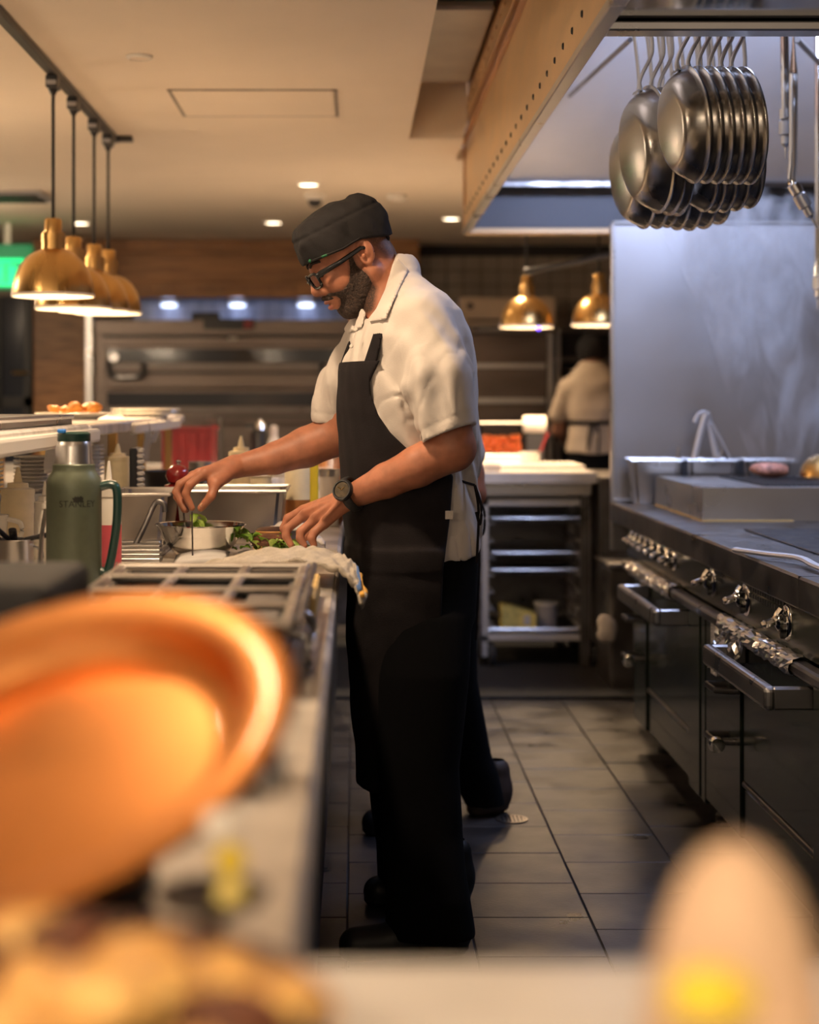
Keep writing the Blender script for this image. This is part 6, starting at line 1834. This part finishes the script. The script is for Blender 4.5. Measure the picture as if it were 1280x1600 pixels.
sl, X, Y, Z = gt.win(gt.lo - 1, gt.lo + 9)
gt.a = (gt.a + .004 * waves(X, Y, Z, 31, 28, 5) * np.clip((.7 - Z) / .4, .2, 1)).astype(np.float32)
field_mesh('trousers', gt, 'trousers_black', ck, relax=1)
def shoe(heel, toe, Yh, Yt, parent, m='shoe_black', h=.0048):
    a = Vector((P(heel, 0, Yh).x, Yh, .045)); b = Vector((P(toe, 0, Yt).x, Yt, .035))
    gq = Field(np.minimum(nv(a), nv(b)) - .09, np.maximum(nv(a), nv(b)) + np.array([.09, .09, .12]), h)
    gq.cone(nv(a), nv(b), .046, .040, .01); gq.cone(nv(a) + [0, 0, .03], nv(a.lerp(b, .5)) + [0, 0, .02], .045, .042, .02)
    gq.cone(nv(a) + [0, 0, .03], nv(a) + [0, 0, .085], .046, .042, .02)
    sl, X, Y, Z = gq.win(gq.lo - 1, gq.lo + 9)
    so = np.minimum(gq.a, np.maximum(cone_d(X, Y, Z, nv(a), nv(b), .050, .044), Z - .018))
    gq.a = np.maximum(so, .002 - Z).astype(np.float32)
    return field_mesh('shoe', gq, m, parent, relax=1)
shoe(706, 556, 4.01, 3.97, ck); shoe(712, 592, 4.42, 4.40, ck)
# watch on the near wrist
wc = Vector(Q(549, 772, 4.05)); wa = (Vector(Q(604, 751, 4.03)) - Vector(Q(546, 777, 4.07))).normalized()
bm = bmesh.new()
q = wa.to_track_quat('Z', 'Y')
ring = [wc + q @ Vector((.0385 * math.cos(a), .0385 * math.sin(a), 0)) for a in [i * math.pi / 14 for i in range(29)]]
add_tube(bm, ring, .0050, 8, flat=2.4, up=tuple(wa), cap=False)
wst = from_bm('watch_strap', bm, 'black_rubber', ck, smooth='all')
fn = Vector((-.30, -.90, .36)); fn = (fn - wa * fn.dot(wa)).normalized()
fc = wc + fn * .034
lathe('watch_case', [(0, -.004), (.022, -.004), (.0265, .002), (.0265, .009), (.0235, .013), (.0205, .013), (.0195, .010), (0, .010)], fc, 'black_plastic', wst, 32, axis=tuple(fn))
lathe('watch_dial', [(0, .0108), (.0188, .0108), (.0192, .0100)], fc, 'watch_face', wst, 28, axis=tuple(fn))
s_ = fn.cross(Vector((0, 0, 1))).normalized(); t_ = s_.cross(fn)
for a, L in ((.5, .013), (2.4, .009)):
    tube('watch_hand', [fc + fn * .0118, fc + fn * .0118 + (s_ * math.cos(a) + t_ * math.sin(a)) * L], .0011, 'gold', wst, 5)
del gs, ga, gt, gb_, gh

# ------------------------------------------------------------------ second cook, mostly hidden behind the first
Y2 = 5.30
k2 = thing('person', (P(650, 0, Y2).x, Y2, 0), 'cook in white shirt standing mostly hidden behind the front cook', 'person')
g = Field((-.40, 5.0, .75), (.52, 5.75, 1.84), .0065)
g.ell(Q(548, 432, Y2), (.085, .075, .11), None, .0)
g.cone(Q(556, 450, Y2), Q(596, 500, Y2), .062, .065, .03)
g.cone(Q(596, 500, Y2), Q(650, 720, Y2), .10, .12, .03)
g.cone(Q(612, 530, Y2), Q(690, 540, 5.14), .08, .06, .03); g.cone(Q(690, 540, 5.14), Q(734, 740, 5.14), .055, .044, .02)
g.chain([Q(734, 740, 5.14), Q(739, 772, 5.12), Q(690, 800, 5.08)], [.042, .040, .034], .01)
g.cone(Q(690, 800, 5.08), Q(655, 812, 5.06), .030, .03, .01)
g.cone(Q(600, 530, Y2), Q(590, 545, 5.47), .08, .06, .03); g.chain([Q(590, 545, 5.47), Q(545, 705, 5.46), Q(530, 790, 5.40), Q(520, 812, 5.38)], [.055, .044, .034, .030], .02)
field_mesh('body', g, 'skin', k2, relax=1)
g = Field((-.30, 4.95, .70), (.50, 5.75, 1.66), .0075)
g.loft([(P(0, y, Y2).z, P(a, 0, Y2).x, P(b, 0, Y2).x, Y2, hy) for y, a, b, hy in ((478, 570, 625, .07), (500, 562, 668, .16), (540, 560, 715, .19), (620, 563, 742, .18), (720, 570, 748, .165), (800, 575, 748, .165))], 0, 2.3, .2)
g.cone(Q(685, 540, 5.14), Q(727, 708, 5.14), .070, .060, .03)
g.cone(Q(592, 545, 5.46), Q(541, 704, 5.46), .068, .052, .03)
sl, X, Y, Z = g.win(g.lo - 1, g.lo + 9)
g.a = (g.a + .004 * waves(X, Y, Z * .6, 3, 45, 5)).astype(np.float32)
field_mesh('shirt', g, 'shirt_white', k2, relax=1)
g = Field((-.20, 5.0, .03), (.58, 5.7, 1.02), .0075)
r2 = lambda rows: [(P(0, y, Yr).z, P(a, 0, Yr).x, P(b, 0, Yr).x, Yr, hy) for y, a, b, Yr, hy in rows]
g.loft(r2([(780, 572, 750, Y2, .165), (900, 578, 748, Y2, .165), (960, 590, 740, Y2, .16)]), 0, 2.3)
g.loft(r2([(930, 640, 745, 5.25, .10), (1060, 655, 746, 5.28, .09), (1180, 690, 768, 5.34, .08), (1205, 700, 778, 5.35, .08), (1258, 728, 790, 5.38, .078)]), .03, 2.2)
g.loft(r2([(930, 580, 690, 5.40, .10), (1100, 585, 680, 5.25, .09), (1285, 590, 680, 5.16, .08)]), .03, 2.2)
field_mesh('trousers', g, 'trousers_black', k2, relax=1)
shoe(776, 748, 5.40, 5.36, k2, 'shoe_brown'); shoe(640, 586, 5.14, 5.12, k2)
tube('apron_string', smooth_path([P(748, 780, 5.10), P(757, 800, 5.08), P(756, 832, 5.08), P(748, 836, 5.08)], 5), .004, 'apron_black', k2, 6)
tube('apron_string', [P(748, 780, 5.10), P(750, 880, 5.10), P(744, 1000, 5.12)], .004, 'apron_black', k2, 6)

# ------------------------------------------------------------------ third cook, back turned, at the far shelves
Y3 = 11.0
k3 = thing('person', (P(925, 0, Y3).x, Y3, 0), 'far cook seen from behind in tan shirt with black apron tie', 'person')
g = Field((1.10, 10.7, .80), (1.95, 11.4, 1.80), .010)
g.ell(Q(925, 552, 11.02), (.078, .095, .105), None, 0)
g.cone(Q(926, 568, 11.0), Q(926, 590, 10.98), .055, .06, .02); g.cone(Q(926, 590, 10.98), Q(930, 690, Y3), .05, .10, .02)
g.cone(Q(926, 600, Y3), Q(884, 618, Y3), .06, .05, .03); g.chain([Q(884, 618, Y3), Q(872, 672, 11.08), Q(885, 690, 11.28)], [.052, .042, .034], .02)
g.cone(Q(926, 600, Y3), Q(968, 618, Y3), .06, .05, .03); g.chain([Q(968, 618, Y3), Q(982, 672, 11.08), Q(968, 690, 11.28)], [.052, .042, .034], .02)
field_mesh('body', g, 'skin_dark', k3)
g = Field((1.10, 10.7, .80), (1.95, 11.4, 1.80), .010)
g.ell(Q(925, 546, 11.02), (.098, .108, .108), None, 0)
sl, X, Y, Z = g.win(g.lo - 1, g.lo + 9)
g.a = np.maximum(g.a, P(0, 572, Y3).z - Z + 0 * X + 0 * Y).astype(np.float32)
field_mesh('cap', g, 'hat_black', k3)
g = Field((1.10, 10.6, .70), (1.95, 11.4, 1.60), .010)
g.loft([(P(0, y, Y3).z, P(a, 0, Y3).x, P(b, 0, Y3).x, Y3, hy) for y, a, b, hy in ((564, 908, 944, .06), (580, 894, 960, .09), (600, 882, 975, .12), (640, 886, 972, .135), (660, 889, 968, .13), (708, 884, 972, .14))], 0, 2.3)
g.cone(Q(888, 608, Y3), Q(872, 648, 11.05), .07, .06, .03); g.cone(Q(966, 608, Y3), Q(981, 648, 11.05), .07, .06, .03)
sl, X, Y, Z = g.win(g.lo - 1, g.lo + 9)
g.a = (g.a + .006 * waves(X, Y, Z, 2, 30, 5)).astype(np.float32)
field_mesh('shirt', g, 'shirt_tan', k3)
g = Field((1.10, 10.7, .02), (1.95, 11.4, 1.0), .012)
g.loft([(P(0, y, Y3).z, P(a, 0, Y3).x, P(b, 0, Y3).x, Y3, hy) for y, a, b, hy in ((704, 888, 968, .13), (760, 886, 970, .13))], 0, 2.3)
for a, b in ((888, 926), (930, 968)):
    g.loft([(P(0, y, Y3).z, P(a, 0, Y3).x, P(b, 0, Y3).x, Y3, .08) for y in (750, 930)], .02, 2.2)
field_mesh('trousers', g, 'trousers_black', k3)
for x in (905, 950):
    box('shoe', P(x, 0, Y3).x - .045, P(x, 0, Y3).x + .045, 10.9, 11.16, 0.001, .075, 'shoe_black', k3, bevel=.02, seg=3)
bm = bmesh.new()
ring = []
for i in range(33):
    a = 2 * math.pi * i / 32
    ring.append((P(928, 0, Y3).x + .170 * math.cos(a), Y3 + .139 * math.sin(a), P(0, 660, Y3).z))
add_tube(bm, ring, .010, 6, flat=1.5, cap=False)
tie = from_bm('apron_tie', bm, 'apron_black', k3, smooth='all')
for pts in (((929, 660), (921, 672), (918, 706)), ((930, 660), (936, 675), (935, 708)), ((928, 662), (922, 690), (920, 700))):
    tube('tie_tail', smooth_path([P(x, y, Y3 - .155) for x, y in pts], 4), .012, 'apron_black', tie, 6, flat=.5)
# ------------------------------------------------------------------ out-of-focus foreground
# white ledge right in front of the viewer
FZ = 0.98
tag(box('front_ledge', -.60, .85, .50, .976, FZ - .045, FZ, 'marble', None, bevel=.006), 'white ledge across the very front of the picture', 'ledge')
struct(box('wall_front_counter', -.60, .85, .58, .92, 0, FZ - .046, 'wall_paint', bevel=.004))
# copper pan tilted towards the viewer, resting on a dark pot
cpn = Vector(P(60, 1160, 1.22))
M_ = Matrix.Rotation(math.radians(-14), 3, 'Y') @ Matrix.Rotation(math.radians(24), 3, 'X')
axn = M_ @ Vector((0, 0, 1))
cu_ = thing('copper_pan', cpn, 'blurred wide copper pan tilted in the left foreground', 'pan')
Rp = .188; kp = .188 / .170
lathe('bowl', [(r_ * kp if r_ < .16 else r_, h_ * kp) for r_, h_ in [(0, -.026), (.06, -.026), (.110, -.026), (.118, -.0258), (.128, -.022), (.134, -.012), (.138, .0), (Rp - .006, .006), (Rp, .004), (Rp, -.001), (.144, -.005), (.140, -.014), (.130, -.030), (.12, -.033), (0, -.033)]], cpn, 'copper', cu_, 64, axis=tuple(axn))
hd_ = M_ @ Vector((.95, -.31, 0))
for s in (1,):
    b = cpn + hd_ * (Rp - .006)
    blob('handle_boss', b + Vector((-.008, -.005, -.030)), .016, 3, 'steel', cu_, 2, .1)
pt_ = thing('black_pot', (cpn.x, cpn.y, CT), 'dark pot under the tilted copper pan', 'pot')
lathe('pot_body', [(0, 0), (.065, 0), (.072, .01), (.075, .100), (.071, .100), (.066, .012), (0, .012)], (cpn.x, cpn.y + .10, CT + .001), 'black_metal', pt_, 40)
tube('pot_handle', smooth_path([(cpn.x + .07, cpn.y + .13, CT + .07), (cpn.x + .10, cpn.y + .12, CT + .075), (cpn.x + .10, cpn.y + .08, CT + .075), (cpn.x + .07, cpn.y + .07, CT + .07)], 5), .010, 'black_metal', pt_)
# dish heaped with golden potatoes
dc = Vector((-.160, .815, FZ + .001))
ds = thing('serving_dish', dc, 'copper brown dish heaped with golden roast potatoes in the foreground', 'dish')
lathe('dish', [(0, 0), (.11, 0), (.138, .02), (.145, .030), (.139, .030), (.13, .022), (.11, .006), (0, .006)], dc, 'bun_crust', ds, 48)
rs = random.Random(12)
pts_ = []
for k in range(400):
    if len(pts_) >= 24: break
    a = rs.uniform(0, 6.28); r = .125 * math.sqrt(rs.random())
    p_ = Vector((dc.x + r * math.cos(a), dc.y + r * math.sin(a), 0))
    hgt = .018 + .030 * (1 - (r / .128) ** 2) * rs.random() + .004
    p_.z = dc.z + hgt
    if all((p_ - q_).length > .040 for q_ in pts_): pts_.append(p_)
for k, p_ in enumerate(pts_):  # some chunks coloured dark, standing in for shade between the potatoes
    tag(blob('roast_potato', p_, rs.uniform(.020, .026), k, 'potato' if k % 3 else 'patty', None, 2, .22, (1.25, 1, .8), Matrix.Rotation(rs.uniform(0, 3), 3, 'Z')),
        'golden roast potato chunk in the foreground dish' if k % 3 else 'dark chunk standing in for shaded gaps between golden ones in the foreground dish', 'potato' if k % 3 else 'roast chunk', 'roast potatoes in the front dish')
# small garnish by the copper pan's edge
for k, (x, y, m, r, lb_) in enumerate(((345, 1292, 'china', .012, 'small white ball under the copper pan edge'), (360, 1345, 'yellow_plastic', .010, 'upper small yellow fruit by the copper pan'), (362, 1395, 'yellow_carton', .010, 'lower small yellow fruit by the copper pan'))):
    Yg = 1.03
    tag(blob('garnish', P(x, y, Yg), r, k, m, None, 2, .08), lb_, 'garnish')
gt_ = thing('garnish_dish', P_on(340, 1.03, CT), 'grey footed dish holding small garnish beside the copper pan', 'dish')
gp = P(330, 1412, 1.04)
lathe('tray', [(0, 0), (.030, 0), (.036, .008), (.032, .008), (0, .003)], gp, 'steel_dark', gt_, 30)
lathe('stem', [(.022, CT + .001 - gp.z), (.008, CT + .012 - gp.z), (.008, -.006), (.015, .001)], gp, 'steel_dark', gt_, 18)
# beige loaf at the right front
lc = Vector((P(1150, 0, .78).x, .78, FZ + .001))
lf_ = thing('bread_loaf', lc, 'blurred beige rounded loaf at the right front corner', 'bread')
lathe('crust', [(0, 0), (.036, 0), (.0425, .010), (.043, .026), (.039, .053), (.033, .078), (.025, .099), (.014, .113), (0, .119)], lc, 'bread', lf_, 36)
tag(blob('lemon_wedge', P(1112, 1556, .728), .0145, 2, 'yellow_plastic', None, 2, .05, (1.4, 1, .9)), 'small blurred yellow wedge at the foot of the beige loaf', 'lemon')
# smoke rising from the grill
bm = bmesh.new()
rows = []
for i in range(13):
    t = i / 12
    cx = P(1218 - 30 * t, 0, 6.6).x; z = gz + .06 + t * 1.02
    ring = []
    for k in range(20):
        a = 2 * math.pi * k / 20
        rr = (.10 + .30 * t) * (1 + .12 * math.sin(3 * a + 4 * t))
        ring.append(bm.verts.new((cx + rr * math.cos(a) * 1.1, 6.55 + min(rr, .36) * math.sin(a), z)))
    rows.append(ring)
for A, B in zip(rows, rows[1:]):
    for k in range(20): bm.faces.new((A[k], A[(k + 1) % 20], B[(k + 1) % 20], B[k]))
bm.faces.new(rows[0]); bm.faces.new(list(reversed(rows[-1])))
sm = bpy.data.materials.new('smoke'); sm.use_nodes = True
nt = sm.node_tree; nt.nodes.remove(nt.nodes['Principled BSDF'])
out = nt.nodes['Material Output']
vol = nt.nodes.new('ShaderNodeVolumePrincipled')
vol.inputs['Color'].default_value = (.93, .96, 1.0, 1); vol.inputs['Anisotropy'].default_value = .2
tc = nt.nodes.new('ShaderNodeTexCoord'); mp = nt.nodes.new('ShaderNodeMapping'); mp.inputs['Scale'].default_value = (1.3, 1, .55)
nz = nt.nodes.new('ShaderNodeTexNoise'); nz.inputs['Scale'].default_value = 6; nz.inputs['Detail'].default_value = 5; nz.inputs['Distortion'].default_value = 1.1
cr = nt.nodes.new('ShaderNodeMapRange'); cr.inputs[1].default_value = .50; cr.inputs[2].default_value = .70; cr.inputs[3].default_value = 0.0; cr.inputs[4].default_value = 8.0
nt.links.new(tc.outputs['Object'], mp.inputs[0]); nt.links.new(mp.outputs[0], nz.inputs['Vector']); nt.links.new(nz.outputs[0], cr.inputs[0])
nt.links.new(cr.outputs[0], vol.inputs['Density']); nt.links.new(vol.outputs[0], out.inputs['Volume'])
so_ = from_bm('smoke', bm, sm, None, origin=(P(1200, 0, 6.6).x, 6.6, gz + .06))
tag(so_, 'bluish smoke rising from the steak on the grill', 'smoke', kind='stuff')
